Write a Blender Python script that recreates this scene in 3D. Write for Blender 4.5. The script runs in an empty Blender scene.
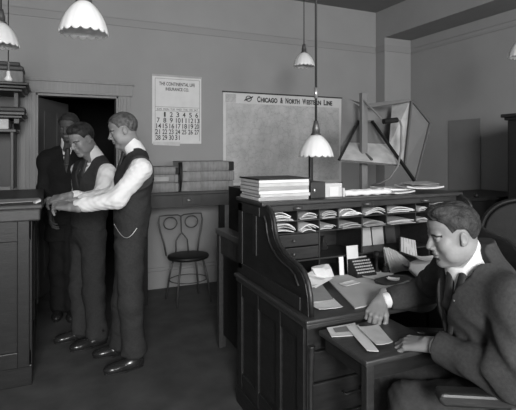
import bpy, bmesh, math, random
import numpy as np
from mathutils import Vector, Matrix
R = math.radians
random.seed(7)
S = bpy.context.scene
COL = S.collection

# ------------------------------------------------------------------ camera
CAM_H = 1.5; YAW = R(24.4); FPX = 458.0
cam = bpy.data.cameras.new('camera'); cam.sensor_width = 36; cam.lens = FPX/516*36
cam.shift_y = -55/516; cam.clip_start = .05
co = bpy.data.objects.new('camera', cam); COL.objects.link(co)
co.location = (0, 0, CAM_H); co.rotation_euler = (R(90), 0, -YAW)
S.camera = co

# ------------------------------------------------------------------ light
S.view_settings.view_transform = 'Standard'; S.view_settings.look = 'None'
S.view_settings.gamma = 1; S.view_settings.use_curve_mapping = False
S.view_settings.exposure = 1.2
w = bpy.data.worlds.new('world'); S.world = w; w.use_nodes = True
w.node_tree.nodes['Background'].inputs[0].default_value = (.5, .5, .5, 1)
w.node_tree.nodes['Background'].inputs[1].default_value = .3
def area(name, loc, target, sx, sy, power):
    l = bpy.data.lights.new(name, 'AREA'); l.shape = 'RECTANGLE'; l.size = sx; l.size_y = sy; l.energy = power
    o = bpy.data.objects.new(name, l); COL.objects.link(o); o.location = loc
    o.rotation_euler = (Vector(target)-Vector(loc)).to_track_quat('-Z', 'Y').to_euler()
    return o
# assumed daylight from behind the camera: two added area lights, no windows built
area('assumed_daylight', (-.60, -3.0, 2.2), (1.6, 3.5, 1.1), 1.6, 1.7, 215)
area('assumed_daylight_second', (2.8, -3.0, 2.2), (2.2, 3.5, 1.2), 1.6, 1.7, 60)

# ------------------------------------------------------------------ materials
def mat(name, v, rough=.6, noise=0., scale=8., bump=0., bscale=60., spec=.3, stretch=None, metal=0., sheen=0.):
    m = bpy.data.materials.new(name); m.use_nodes = True
    nt = m.node_tree; b = nt.nodes['Principled BSDF']
    b.inputs['Base Color'].default_value = (v, v, v, 1)
    b.inputs['Roughness'].default_value = rough
    b.inputs['Specular IOR Level'].default_value = spec
    b.inputs['Metallic'].default_value = metal
    tc = nt.nodes.new('ShaderNodeTexCoord'); mp = nt.nodes.new('ShaderNodeMapping')
    nt.links.new(tc.outputs['Object'], mp.inputs[0])
    if stretch: mp.inputs['Scale'].default_value = stretch
    if noise:
        n = nt.nodes.new('ShaderNodeTexNoise'); n.inputs['Scale'].default_value = scale; n.inputs['Detail'].default_value = 6
        nt.links.new(mp.outputs[0], n.inputs[0])
        r = nt.nodes.new('ShaderNodeMapRange'); r.inputs[1].default_value = .3; r.inputs[2].default_value = .7
        r.inputs[3].default_value = v*(1-noise); r.inputs[4].default_value = v*(1+noise)
        nt.links.new(n.outputs[0], r.inputs[0]); nt.links.new(r.outputs[0], b.inputs['Base Color'])
    if bump:
        n = nt.nodes.new('ShaderNodeTexNoise'); n.inputs['Scale'].default_value = bscale; n.inputs['Detail'].default_value = 3
        nt.links.new(mp.outputs[0], n.inputs[0])
        bp = nt.nodes.new('ShaderNodeBump'); bp.inputs['Strength'].default_value = bump; bp.inputs['Distance'].default_value = .01
        nt.links.new(n.outputs[0], bp.inputs['Height']); nt.links.new(bp.outputs[0], b.inputs['Normal'])
    return m
M = dict(
 wall=mat('wall_paint', .27, .8, .04, 3, .05, 90), ceiling=mat('ceiling_paint', .22, .85, .04, 3),
 rail=mat('rail_paint', .25, .7), trim=mat('trim_paint', .30, .5, .05, 6), casing=mat('casing_paint', .235, .55, .08, 8, .1, 30, stretch=(6, 6, .3)),
 base=mat('baseboard_paint', .26, .5, .05, 5),
 floor=mat('floor_linoleum', .072, .65, .25, 5, .12, 30),
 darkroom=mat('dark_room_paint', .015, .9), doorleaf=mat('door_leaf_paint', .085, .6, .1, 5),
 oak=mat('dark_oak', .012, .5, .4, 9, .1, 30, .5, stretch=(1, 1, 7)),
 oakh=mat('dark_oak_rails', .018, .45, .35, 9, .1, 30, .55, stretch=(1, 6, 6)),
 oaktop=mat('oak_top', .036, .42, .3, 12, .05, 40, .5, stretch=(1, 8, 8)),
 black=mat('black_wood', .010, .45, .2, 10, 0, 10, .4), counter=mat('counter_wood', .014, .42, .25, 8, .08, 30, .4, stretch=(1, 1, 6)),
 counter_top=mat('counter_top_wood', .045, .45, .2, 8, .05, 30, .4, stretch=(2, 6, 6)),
 standtop=mat('stand_top_wood', .10, .5, .15, 8),
 shelf=mat('shelf_wood', .055, .5, .2, 8, .05, 30),
 glass=mat('milk_glass', .60, .25, 0, 8, 0, 10, .6), brass=mat('dark_brass', .12, .35, .2, 20, 0, 10, .6, metal=.6), cord=mat('lamp_cord', .03, .6),
 paper=mat('white_paper', .70, .8, .06, 14, .1, 25), paper2=mat('grey_paper', .36, .8, .12, 10, .1, 25), paper3=mat('off_white_paper', .50, .8, .12, 16, .1, 25),
 blotter=mat('blotter_paper', .48, .9, .06, 10), card=mat('card_white', .62, .7),
 pages=mat('page_edges', .34, .8, .35, 6, .2, 60, stretch=(1, 1, 40)), cover=mat('dark_cover', .035, .5, .2, 10),
 ledger=mat('ledger_canvas', .21, .8, .22, 10, .15, 40, stretch=(4, 1, 1)), ledger_label=mat('ledger_label', .34, .7, .1, 20), leather=mat('dark_leather', .012, .55, .2, 15, .1, 60, .25),
 ink=mat('printing_ink', .04, .7), midink=mat('grey_ink', .2, .7), wire=mat('black_wire', .05, .4, 0, 8, 0, 10, .5),
 skin=mat('skin', .215, .5, .08, 25, .08, 120, .4), skind=mat('lip_skin', .17, .5), eye=mat('eye', .12, .3), 
 skinshade=mat('shaded_skin', .07, .6, .1, 25),  # darker copy of skin: shade on the doorway man's face put into the colour
 hair=mat('dark_hair', .026, .65, .6, 30, .5, 110, .3), hairg=mat('greying_hair', .08, .5, .6, 40, .5, 120, .4),
 shirt=mat('white_shirt', .72, .8, .03, 20, .1, 40), suit=mat('grey_suit_wool', .042, .9, .18, 90, .15, 250, .15), 
 vest=mat('dark_vest_wool', .036, .9, .15, 90, .1, 250, .15), trousers=mat('dark_trouser_wool', .036, .9, .15, 90, .1, 250, .15),
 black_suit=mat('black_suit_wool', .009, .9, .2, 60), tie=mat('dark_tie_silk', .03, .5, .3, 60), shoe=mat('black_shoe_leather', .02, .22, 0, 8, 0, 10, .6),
 calpaper=mat('calendar_paper', .60, .8, .05, 10), mapborder=mat('map_margin', .56, .8, .05, 10),
 board=mat('grey_board', .155, .6, .08, 6), boardl=mat('pale_board', .42, .55, .22, 9), boardd=mat('dark_board', .085, .6, .1, 8),
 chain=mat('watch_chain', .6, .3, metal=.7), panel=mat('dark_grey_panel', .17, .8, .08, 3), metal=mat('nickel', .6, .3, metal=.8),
)

g_ = M['glass'].node_tree; g_b = g_.nodes['Principled BSDF']; g_b.inputs['Base Color'].default_value = (.88, .88, .88, 1)
g_t = g_.nodes.new('ShaderNodeBsdfTranslucent'); g_t.inputs[0].default_value = (.85, .85, .85, 1); g_m = g_.nodes.new('ShaderNodeMixShader'); g_m.inputs[0].default_value = .35
g_.links.new(g_b.outputs[0], g_m.inputs[1]); g_.links.new(g_t.outputs[0], g_m.inputs[2]); g_.links.new(g_m.outputs[0], g_.nodes['Material Output'].inputs[0])
# ------------------------------------------------------------------ helpers
def link(name, verts, faces, m, parent=None, smooth=False, bevel=0):
    me = bpy.data.meshes.new(name); me.from_pydata([tuple(v) for v in verts], [], [tuple(f) for f in faces]); me.update()
    o = bpy.data.objects.new(name, me); COL.objects.link(o)
    me.materials.append(M[m] if isinstance(m, str) else m)
    if smooth: me.polygons.foreach_set('use_smooth', [True]*len(me.polygons))
    if bevel:
        b = o.modifiers.new('bevel', 'BEVEL'); b.width = bevel; b.segments = 2; b.limit_method = 'ANGLE'
    if parent is not None: put(o, parent)
    return o
def put(o, parent):
    o.parent = parent
    o.matrix_parent_inverse = Matrix.Identity(4)
    # geometry is given in world space for world-placed things: shift it into the parent's frame
    mw = world(parent).inverted()
    if o.type == 'MESH' and not o.get('_local'): o.data.transform(mw)
    if '_local' in o: del o['_local']
def world(o):
    m = o.matrix_basis.copy()
    while o.parent: o = o.parent; m = o.matrix_basis @ m
    return m
def thing(name, label, cat, loc=(0, 0, 0), rz=0, group=None):
    o = bpy.data.objects.new(name, None); COL.objects.link(o); o.empty_display_size = .1
    o.location = loc; o.rotation_euler = (0, 0, rz); o['label'] = label; o['category'] = cat
    if group: o['group'] = group
    return o
def tag(o, label, cat, group=None):
    o['label'] = label; o['category'] = cat
    if group: o['group'] = group
    return o
def struct(o): o['kind'] = 'structure'; return o

class MB:
    def __init__(s): s.v = []; s.f = []
    def add(s, vs, fs):
        n = len(s.v); s.v += [tuple(v) for v in vs]; s.f += [tuple(i+n for i in f) for f in fs]; return s
    def box(s, x0, x1, y0, y1, z0, z1):
        vs = [(x, y, z) for x in (x0, x1) for y in (y0, y1) for z in (z0, z1)]
        return s.add(vs, [(0, 1, 3, 2), (4, 6, 7, 5), (0, 4, 5, 1), (2, 3, 7, 6), (0, 2, 6, 4), (1, 5, 7, 3)])
    def prism(s, pts, off):          # planar polygon (3-D points) extruded by off
        n = len(pts); off = Vector(off)
        vs = [Vector(p) for p in pts] + [Vector(p)+off for p in pts]
        return s.add(vs, [tuple(range(n-1, -1, -1)), tuple(range(n, 2*n))] + [(i, (i+1) % n, (i+1) % n+n, i+n) for i in range(n)])
    def tube(s, path, r, n=10, cap=True):
        P = [Vector(p) for p in path]; k = len(P); rr = r if isinstance(r, (list, tuple)) else [r]*k
        up = None; vs = []
        for i, p in enumerate(P):
            t = (P[min(i+1, k-1)] - P[max(i-1, 0)]).normalized()
            if up is None: up = t.orthogonal().normalized()
            up = (up - t*up.dot(t)).normalized(); b = t.cross(up)
            vs += [p + (up*math.cos(a)+b*math.sin(a))*rr[i] for a in [2*math.pi*j/n for j in range(n)]]
        fs = [(i*n+j, i*n+(j+1) % n, (i+1)*n+(j+1) % n, (i+1)*n+j) for i in range(k-1) for j in range(n)]
        if cap: fs += [tuple(range(n-1, -1, -1)), tuple(range((k-1)*n, k*n))]
        return s.add(vs, fs)
    def lathe(s, prof, c=(0, 0, 0), n=24, fl=0, am=0):
        vs = []
        for r, z in prof:
            for j in range(n):
                a = 2*math.pi*j/n
                vs.append((c[0]+r*math.cos(a), c[1]+r*math.sin(a), c[2]+z))
        k = len(prof)
        return s.add(vs, [(i*n+j, i*n+(j+1) % n, (i+1)*n+(j+1) % n, (i+1)*n+j) for i in range(k-1) for j in range(n)])
    def build(s, name, m, parent=None, smooth=False, bevel=0): return link(name, s.v, s.f, m, parent, smooth, bevel)

def at(px, py, d):                   # the place that lies d metres ahead, seen there in the photograph
    u = (px-258)/FPX; s, c = math.sin(YAW), math.cos(YAW)
    return Vector((d*(s+u*c), d*(c-u*s), CAM_H-d*(py-150)/FPX))

# ------------------------------------------------------------------ signed-distance modelling for people
def smin(a, b, k):
    if k <= 0: return np.minimum(a, b)
    h = np.maximum(k-np.abs(a-b), 0)/k
    return np.minimum(a, b)-h*h*k*.25
def v3(p): return np.array(tuple(p), dtype=np.float32)
class Cap:                            # tapered capsule
    def __init__(s, a, b, ra, rb, k=.02, flat=False, flata=False):
        s.a, s.b, s.ra, s.rb, s.k, s.flat, s.flata = v3(a), v3(b), ra, rb, k, flat, flata
    def bb(s):
        r = max(s.ra, s.rb); return np.minimum(s.a, s.b)-r, np.maximum(s.a, s.b)+r
    def d(s, x, y, z):
        e = s.b-s.a; L2 = float(e@e)+1e-12; L = L2**.5
        t0 = ((x-s.a[0])*e[0]+(y-s.a[1])*e[1]+(z-s.a[2])*e[2])/L2; t = np.clip(t0, 0, 1)
        q = np.sqrt((x-s.a[0]-t*e[0])**2+(y-s.a[1]-t*e[1])**2+(z-s.a[2]-t*e[2])**2)-(s.ra+(s.rb-s.ra)*t)
        if s.flat: q = np.maximum(q, (t0-1)*L)
        if s.flata: q = np.maximum(q, -t0*L)
        return q
class Ell:                            # ellipsoid with its own axes (rows of B)
    def __init__(s, c, r, B=None, k=.02, sub=False):
        s.c, s.r, s.k, s.sub = v3(c), v3(r), k, sub; s.B = np.eye(3, dtype=np.float32) if B is None else np.array(B, dtype=np.float32)
    def bb(s): m = float(s.r.max()); return s.c-m, s.c+m
    def d(s, x, y, z):
        x, y, z = x-s.c[0], y-s.c[1], z-s.c[2]; B = s.B
        p = [(x*B[i, 0]+y*B[i, 1]+z*B[i, 2]) for i in range(3)]
        k0 = np.sqrt(sum((p[i]/s.r[i])**2 for i in range(3)))+1e-9; k1 = np.sqrt(sum((p[i]/s.r[i]**2)**2 for i in range(3)))+1e-9
        return k0*(k0-1)/k1
class Slab:                           # segment with an elliptic section: half width wa/wb along lateral axis l, half depth da/db
    def __init__(s, a, b, l, wa, da, wb, db, k=.05, flat=False, flata=False):
        s.a, s.b, s.k, s.flat, s.flata = v3(a), v3(b), k, flat, flata; s.l = v3(Vector(l).normalized()); s.w = (wa, wb, da, db)
    def bb(s):
        r = max(s.w); return np.minimum(s.a, s.b)-r, np.maximum(s.a, s.b)+r
    def d(s, x, y, z):
        e = s.b-s.a; L2 = float(e@e); L = L2**.5
        t0 = ((x-s.a[0])*e[0]+(y-s.a[1])*e[1]+(z-s.a[2])*e[2])/L2; t = np.clip(t0, 0, 1)
        qx, qy, qz = x-s.a[0]-t*e[0], y-s.a[1]-t*e[1], z-s.a[2]-t*e[2]
        ql = qx*s.l[0]+qy*s.l[1]+qz*s.l[2]; qr2 = np.maximum(qx*qx+qy*qy+qz*qz-ql*ql, 0)
        w = s.w[0]+(s.w[1]-s.w[0])*t; dd = s.w[2]+(s.w[3]-s.w[2])*t
        q = (np.sqrt((ql/w)**2+qr2/dd**2)-1)*np.minimum(w, dd)
        if s.flat: q = np.maximum(q, (t0-1)*L)
        if s.flata: q = np.maximum(q, -t0*L)
        return q
def sdf_mesh(prims, res, post=None, pad=.02):
    lo = np.min([p.bb()[0] for p in prims if not getattr(p, 'sub', False)], axis=0)-pad; hi = np.max([p.bb()[1] for p in prims if not getattr(p, 'sub', False)], axis=0)+pad
    n = np.ceil((hi-lo)/res).astype(int)+1
    ax = [lo[i]+res*np.arange(n[i]) for i in range(3)]
    F = np.full(n, .5, dtype=np.float32)
    for p in prims:
        b0, b1 = p.bb(); m = p.k+3*res
        i0 = np.clip(((b0-m-lo)/res).astype(int), 0, n); i1 = np.clip(np.ceil((b1+m-lo)/res).astype(int)+1, 0, n)
        if (i1 <= i0).any(): continue
        sl = tuple(slice(i0[i], i1[i]) for i in range(3))
        x = ax[0][sl[0]][:, None, None].astype(np.float32); y = ax[1][sl[1]][None, :, None].astype(np.float32); z = ax[2][sl[2]][None, None, :].astype(np.float32)
        d = p.d(x, y, z).astype(np.float32)
        F[sl] = -smin(-F[sl], d, p.k) if getattr(p, 'sub', False) else smin(F[sl], d, p.k)
    if post is not None:
        F = post(F, ax[0][:, None, None], ax[1][None, :, None], ax[2][None, None, :]).astype(np.float32)
    F[0] = F[-1] = .1; F[:, 0] = F[:, -1] = .1; F[:, :, 0] = F[:, :, -1] = .1
    I = F < 0
    c = np.zeros(n-1, dtype=np.int8)
    for dx in (0, 1):
        for dy in (0, 1):
            for dz in (0, 1): c += I[dx:n[0]-1+dx, dy:n[1]-1+dy, dz:n[2]-1+dz]
    act = np.argwhere((c > 0) & (c < 8)); idx = np.full(n-1, -1, dtype=np.int32); idx[tuple(act.T)] = np.arange(len(act))
    acc = np.zeros((len(act), 3)); cnt = np.zeros(len(act))
    cor = [(a, b, d) for a in (0, 1) for b in (0, 1) for d in (0, 1)]
    for a in range(8):
        for b in range(a+1, 8):
            ca, cb = np.array(cor[a]), np.array(cor[b])
            if np.abs(ca-cb).sum() != 1: continue
            fa = F[tuple((act+ca).T)]; fb = F[tuple((act+cb).T)]; m = (fa < 0) != (fb < 0)
            t = np.where(m, fa/np.where(m, fa-fb, 1), 0)[:, None]
            acc += np.where(m[:, None], ca+(cb-ca)*t, 0); cnt += m
    V = lo+(act+acc/cnt[:, None])*res
    Q = []
    for axn in range(3):
        s0 = [slice(None)]*3; s1 = [slice(None)]*3; s0[axn] = slice(0, -1); s1[axn] = slice(1, None)
        e = np.argwhere(I[tuple(s0)] != I[tuple(s1)]); u, v = [(1, 2), (2, 0), (0, 1)][axn]
        e = e[(e[:, u] > 0) & (e[:, v] > 0)]
        ins = I[tuple(e.T)]
        def g(du, dv):
            q = e.copy(); q[:, u] -= du; q[:, v] -= dv; return idx[tuple(q.T)]
        q = np.stack([g(1, 1), g(0, 1), g(0, 0), g(1, 0)], 1)
        q[~ins] = q[~ins][:, ::-1]; Q.append(q)
    return V, np.concatenate(Q)
def cloth_noise(amp, f=38, seed=0., amp2=0.):
    def fn(F, x, y, z):
        q = np.sin(f*(x+.6*y)+seed+1.8*np.sin(17*z+seed))*np.sin(f*.8*z+1.3*np.sin(21*y+seed*2)+seed)
        r = np.sin(2.3*f*(y-.5*x)+3*np.sin(30*z+seed))*np.sin(1.9*f*z+2*np.sin(26*x))
        return F+amp*q+amp2*r
    return fn
def nplink(name, V, Q, m, parent=None):
    me = bpy.data.meshes.new(name); me.from_pydata(V.tolist(), [], Q.tolist()); me.update()
    me.polygons.foreach_set('use_smooth', [True]*len(me.polygons)); me.materials.append(M[m])
    o = bpy.data.objects.new(name, me); COL.objects.link(o)
    s = o.modifiers.new('smooth', 'SMOOTH'); s.factor = .5; s.iterations = 3
    if parent is not None: put(o, parent)
    return o
def basis(f, up=(0, 0, 1)):           # rows: forward, left, up
    f = Vector(f).normalized(); l = Vector(up).cross(f).normalized(); u = f.cross(l)
    return np.array([f, l, u])
#@@SETTING
# ------------------------------------------------------------------ the setting
def wbox(name, m, *b): return struct(MB().box(*b).build(name, m))
XL, XR, XP, YB, YF, ZC = -1.05, 4.44, 4.0, 4.97, -3.2, 3.35
wbox('floor', 'floor', XL-.1, XR+.1, YF-.1, 8.1, -.1, 0)
wbox('ceiling', 'ceiling', XL-.1, XR+.1, YF-.1, YB+.12, ZC, ZC+.1)
wbox('wall_left', 'wall', XL-.1, XL, YF, YB, 0, ZC)
wbox('wall_right', 'wall', XR, XR+.1, YF, YB+.12, 0, ZC)
wbox('wall_front', 'wall', XL, XR, YF-.1, YF, 0, ZC)
DX0, DX1, DZ = -.127, .646, 2.056
b = MB(); b.box(XL, DX0, YB, YB+.12, 0, ZC); b.box(DX1, XR, YB, YB+.12, 0, ZC); b.box(DX0, DX1, YB, YB+.12, DZ, ZC)
struct(b.build('wall_back', 'wall'))
# pilaster and the beam it carries
struct(MB().box(XP, XR, 4.79, YB, 0, 2.98).build('trim_1', 'wall'))
struct(MB().box(XP, XR, YF, YB, 2.98, ZC).build('trim_2', 'wall'))
b = MB(); b.box(XL, XP, YB-.010, YB, 2.80, 2.825); b.box(XL, XP, YB-.005, YB, 2.825, 2.875); b.box(XL, XP, YB-.012, YB, 2.875, 2.887)
b.box(XP-.01, XP, 4.78, YB, 2.80, 2.885); b.box(XP, XR, 4.78, 4.79, 2.80, 2.885); b.box(XR-.01, XR, YF, 4.79, 2.80, 2.825); b.box(XR-.01, XR, YF, 4.79, 2.86, 2.875)
struct(b.build('trim_3', 'rail'))
# baseboards
def bb(name, *bs):
    b = MB()
    for x0, x1, y0, y1, ax in bs:
        b.box(x0, x1, y0, y1, 0, .19)
        if ax == 'x': b.box(x0, x1, y0+.006, y1, .19, .225)
        else: b.box(x0+.006, x1, y0, y1, .19, .225)
    return struct(b.build(name, 'base', bevel=.004))
bb('baseboard_back', (.78, XP, YB-.022, YB, 'x'))
bb('baseboard_right', (XR-.022, XR, YF, 4.79, 'y'), (XP-.022, XP, 4.77, YB, 'y'))
# doorway with fluted casing, and the dim room behind it
b = MB()
for x0, x1 in ((-.317, DX0), (DX1, .768)):
    b.box(x0, x1, YB-.025, YB, 0, DZ+.005); k = 5 if x0 < 0 else 3; s = (x1-x0)/(k+1)
    for i in range(k): b.box(x0+s*(i+.75), x0+s*(i+1.25), YB-.032, YB-.02, .2, DZ-.02)
b.box(-.33, .79, YB-.03, YB, DZ+.005, 2.175); b.box(-.35, .81, YB-.045, YB, 2.175, 2.20); b.box(-.32, .78, YB-.036, YB, DZ+.005, DZ+.025)
b.box(DX0, DX0+.02, YB-.01, YB+.13, 0, DZ); b.box(DX1-.02, DX1, YB-.01, YB+.13, 0, DZ); b.box(DX0, DX1, YB-.01, YB+.13, DZ-.02, DZ)
struct(b.build('trim_4', 'casing', bevel=.003))
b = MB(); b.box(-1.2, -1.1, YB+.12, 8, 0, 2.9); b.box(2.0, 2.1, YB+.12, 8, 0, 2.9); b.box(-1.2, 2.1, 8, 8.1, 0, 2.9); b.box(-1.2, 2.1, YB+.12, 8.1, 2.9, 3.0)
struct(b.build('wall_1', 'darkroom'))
d = thing('door_1', '', '', (-.10, 5.10, 0), R(66)); del d['label'], d['category']; d['kind'] = 'structure'
def loc_build(mb, name, m, parent, **k):
    o = mb.build(name, m, None, **k); o['_local'] = 1; put(o, parent); return o
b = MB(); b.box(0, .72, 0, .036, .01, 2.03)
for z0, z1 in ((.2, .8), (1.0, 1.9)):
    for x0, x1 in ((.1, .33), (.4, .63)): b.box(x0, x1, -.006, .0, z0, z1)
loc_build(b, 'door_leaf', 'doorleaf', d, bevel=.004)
loc_build(MB().tube([(.66, 0, 1.0), (.66, -.06, 1.0)], [.012, .026]), 'door_knob', 'brass', d, smooth=True)
# dark flat panel on the right wall
#@@OBJECTS
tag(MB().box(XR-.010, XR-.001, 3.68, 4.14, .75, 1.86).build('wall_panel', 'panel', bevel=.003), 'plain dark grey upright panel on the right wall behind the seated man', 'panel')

def text(body, size, m, name, loc, parent, width=None, align='CENTER', bold=0):
    cu = bpy.data.curves.new(name, 'FONT'); cu.body = body; cu.size = size; cu.align_x = align; cu.offset = bold; cu.extrude = .0004
    o = bpy.data.objects.new(name, cu); COL.objects.link(o); bpy.context.view_layer.update()
    me = bpy.data.meshes.new_from_object(o); bpy.data.objects.remove(o)
    xs = [v.co.x for v in me.vertices]
    if width: sx = width/(max(xs)-min(xs))
    else: sx = 1
    me.transform(Matrix.Translation(loc) @ Matrix.Rotation(R(90), 4, 'X') @ Matrix.Diagonal((sx, 1, 1, 1)))
    me.materials.clear(); me.materials.append(M[m])
    o = bpy.data.objects.new(name, me); COL.objects.link(o); put(o, parent); return o

# wall calendar
cal = thing('wall_calendar', 'white wall calendar with large date numerals hanging left of the map', 'calendar', (1.27, YB-.004, 1.555))
MB().box(1.0, 1.55, YB-.006, YB-.001, 1.57, 2.315).build('calendar_sheet', 'calpaper', cal)
MB().box(.995, 1.555, YB-.010, YB-.001, 2.300, 2.322).build('top_binding', 'paper2', cal)
MB().prism([(1.01, YB-.010, 1.555), (1.30, YB-.009, 1.545), (1.31, YB-.008, 1.59), (1.01, YB-.008, 1.59)], (0, .002, 0)).build('curled_page', 'paper3', cal)
text('THE CONTINENTAL LIFE', .052, 'ink', 'lettering', (1.275, YB-.008, 2.205), cal, .40, bold=.0008)
text('INSURANCE CO.', .048, 'ink', 'lettering', (1.275, YB-.008, 2.150), cal, .26, bold=.0008)
b = MB()
for x0, x1, z in ((1.03, 1.53, 1.968), (1.03, 1.53, 1.925)): b.box(x0, x1, YB-.0075, YB-.006, z, z+.004)
b.box(1.03, 1.034, YB-.0075, YB-.006, 1.60, 2.28); b.box(1.526, 1.53, YB-.0075, YB-.006, 1.60, 2.28); b.box(1.03, 1.53, YB-.0075, YB-.006, 2.276, 2.28)
b.build('printed_rule', 'midink', cal)
b = []; text('SUN  MON  TUE  WED  THU  FRI  SAT', .030, 'ink', 'lettering', (1.28, YB-.008, 1.935), cal, .46)
rows = [['', '1', '2', '3', '4', '5', '6'], ['7', '8', '9', '10', '11', '12', '13'], ['14', '15', '16', '17', '18', '19', '20'], ['21', '22', '23', '24', '25', '26', '27'], ['28', '29', '30', '31', '', '', '']]
for r_, row in enumerate(rows):
    for c_, t in enumerate(row):
        if t: text(t, .074, 'ink', 'date_numeral', (1.064+c_*.072, YB-.008, 1.863-r_*.063), cal, .020 if t == '1' else (.032 if len(t) == 1 else .052), bold=.001)

# railway map
mp = thing('wall_map', 'large faded railway wall map with a bold title along its top edge', 'map', (2.62, YB-.004, 1.08))
def map_mat():
    m = mat('map_print', .33, .8); nt = m.node_tree; bs = nt.nodes['Principled BSDF']; L = nt.links.new
    tc = nt.nodes.new('ShaderNodeTexCoord'); n1 = nt.nodes.new('ShaderNodeTexNoise'); n1.inputs['Scale'].default_value = 4; n1.inputs['Detail'].default_value = 8; n1.inputs['Roughness'].default_value = .7
    L(tc.outputs['Object'], n1.inputs[0])
    vo = nt.nodes.new('ShaderNodeTexVoronoi'); vo.feature = 'DISTANCE_TO_EDGE'; vo.inputs['Scale'].default_value = 11
    mx = nt.nodes.new('ShaderNodeVectorMath'); mx.operation = 'MULTIPLY_ADD'; L(n1.outputs['Color'], mx.inputs[0]); mx.inputs[1].default_value = (.25, .25, .25); L(tc.outputs['Object'], mx.inputs[2]); L(mx.outputs[0], vo.inputs[0])
    rp = nt.nodes.new('ShaderNodeMapRange'); rp.inputs[2].default_value = .035; rp.inputs[3].default_value = .72; rp.inputs[4].default_value = 1; L(vo.outputs['Distance'], rp.inputs[0])
    r2 = nt.nodes.new('ShaderNodeMapRange'); r2.inputs[1].default_value = .3; r2.inputs[2].default_value = .7; r2.inputs[3].default_value = .33; r2.inputs[4].default_value = .54; L(n1.outputs[0], r2.inputs[0])
    mu = nt.nodes.new('ShaderNodeMath'); mu.operation = 'MULTIPLY'; L(rp.outputs[0], mu.inputs[0]); L(r2.outputs[0], mu.inputs[1]); L(mu.outputs[0], bs.inputs['Base Color']); return m
M['map'] = map_mat()
MB().box(1.812, 3.438, YB-.006, YB-.001, 1.085, 2.165).build('map_sheet', 'mapborder', mp)
MB().box(1.845, 3.40, YB-.008, YB-.005, 1.12, 2.045).build('map_print', 'map', mp)
for z0_ in (2.165, 1.070): MB().box(1.80, 3.45, YB-.014, YB-.001, z0_, z0_+.016).build('map_batten', 'cover', mp)
MB().box(1.84, 1.97, YB-.009, YB-.005, 2.05, 2.15).build('legend_box', 'map', mp)
xt = 2.237
for w_, wd_ in (('CHICAGO', .275), ('&', .045), ('NORTH', .205), ('WESTERN', .280), ('LINE', .135)):
    first = (.062 if w_[0] == 'W' else .045) if len(w_) > 1 else wd_
    text(w_[0], .092, 'ink', 'title_lettering', (xt+first/2, YB-.009, 2.072), mp, first*.86, bold=.0035)
    if len(w_) > 1: text(w_[1:], .074, 'ink', 'title_lettering', (xt+first+(wd_-first)/2, YB-.009, 2.072), mp, (wd_-first)*.97, bold=.0035)
    xt += wd_+.030
lg = MB(); c = Vector((2.13, YB-.009, 2.105))
for k in range(20):
    a0, a1 = 2*math.pi*k/20, 2*math.pi*(k+1)/20
    f = lambda a, r: c+Vector((math.cos(a)*r*1.1, 0, math.sin(a)*r))
    lg.prism([f(a0, .036), f(a1, .036), f(a1, .026), f(a0, .026)], (0, .002, 0))
lg.prism([c+Vector((-.06, 0, -.032)), c+Vector((.05, 0, .012)), c+Vector((.06, 0, .034)), c+Vector((-.05, 0, -.010))], (0, .0015, 0)); lg.build('emblem', 'ink', mp)

# ------------------------------------------------------------------ pendant lamps
def shade_mesh(r, h, nf=16):
    prof = [(.12, 1.0), (.24, .965), (.40, .875), (.57, .745), (.74, .565), (.87, .38), (.95, .21), (.995, .09), (1.0, 0)]
    n = nf*8; vs = []; fs = []
    for side in (0, 1):
        for i, (q, z) in enumerate(prof):
            t = i/(len(prof)-1)
            for j in range(n):
                a = 2*math.pi*j/n; lobe = abs(math.cos(a*nf/2))
                rr = r*(q*(1+.022*(lobe-.6)*min(1, t*2.2)) - .012*side/ .1 * .1*8*.1)
                zz = h*(z - (.085*(lobe**.8) if i == len(prof)-1 else .02*lobe*t) + .07*(i == len(prof)-1)) - side*.0015
                if side: rr -= .004
                vs.append((rr*math.cos(a), rr*math.sin(a), zz))
    k = len(prof)
    for i in range(k-1):
        for j in range(n):
            a, b_, c_, d_ = i*n+j, i*n+(j+1) % n, (i+1)*n+(j+1) % n, (i+1)*n+j
            fs.append((a, d_, c_, b_)); o = k*n; fs.append((a+o, b_+o, c_+o, d_+o))
    for j in range(n):
        fs.append(((k-1)*n+j, k*n+(k-1)*n+j, k*n+(k-1)*n+(j+1) % n, (k-1)*n+(j+1) % n))
    return vs, fs
def pendant(x, y, z, r, h, label, bulb=True, joint=None, wide=1.):
    t = thing('pendant_lamp', label, 'lamp', (x, y, z))
    vs, fs = shade_mesh(r, h); o = link('lamp_shade', vs, fs, 'glass', None, True); o['_local'] = 1; put(o, t)
    loc_build(MB().lathe([(0, h+.075), (.012, h+.075), (.017, h+.05), (.022, h+.03), (.022, h+.005), (.030, h), (.030, h-.008), (0, h-.01)], n=16), 'socket', 'brass', t, smooth=True)
    loc_build(MB().tube([(0, 0, h+.07), (0, 0, ZC-z-.03)], .0045*wide, 8), 'cord', 'cord', t, smooth=True)
    loc_build(MB().lathe([(0, ZC-z), (.055, ZC-z), (.05, ZC-z-.025), (.012, ZC-z-.045), (0, ZC-z-.045)], n=20), 'ceiling_rose', 'brass', t, smooth=True)
    if bulb: loc_build(MB().lathe([(0, h*.28), (.018, h*.3), (.028, h*.45), (.024, h*.7), (.013, h*.9), (0, h*.9)], n=14), 'bulb', 'glass', t, smooth=True)
    if joint: loc_build(MB().lathe([(0, joint-.03), (.011, joint-.03), (.011, joint+.03), (0, joint+.03)], n=10), 'cord_adjuster', 'metal', t, smooth=True)
    return t
pendant(.118, 1.881, 1.948, .090, .128, 'largest white fluted glass pendant shade, hanging above the doorway')
pendant(-.262, 3.06, 2.108, .098, .140, 'white fluted glass pendant shade cut by the left picture edge')
pendant(2.099, 3.616, 2.260, .098, .128, 'smallest white scalloped glass pendant, hanging high before the bare back wall')
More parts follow.
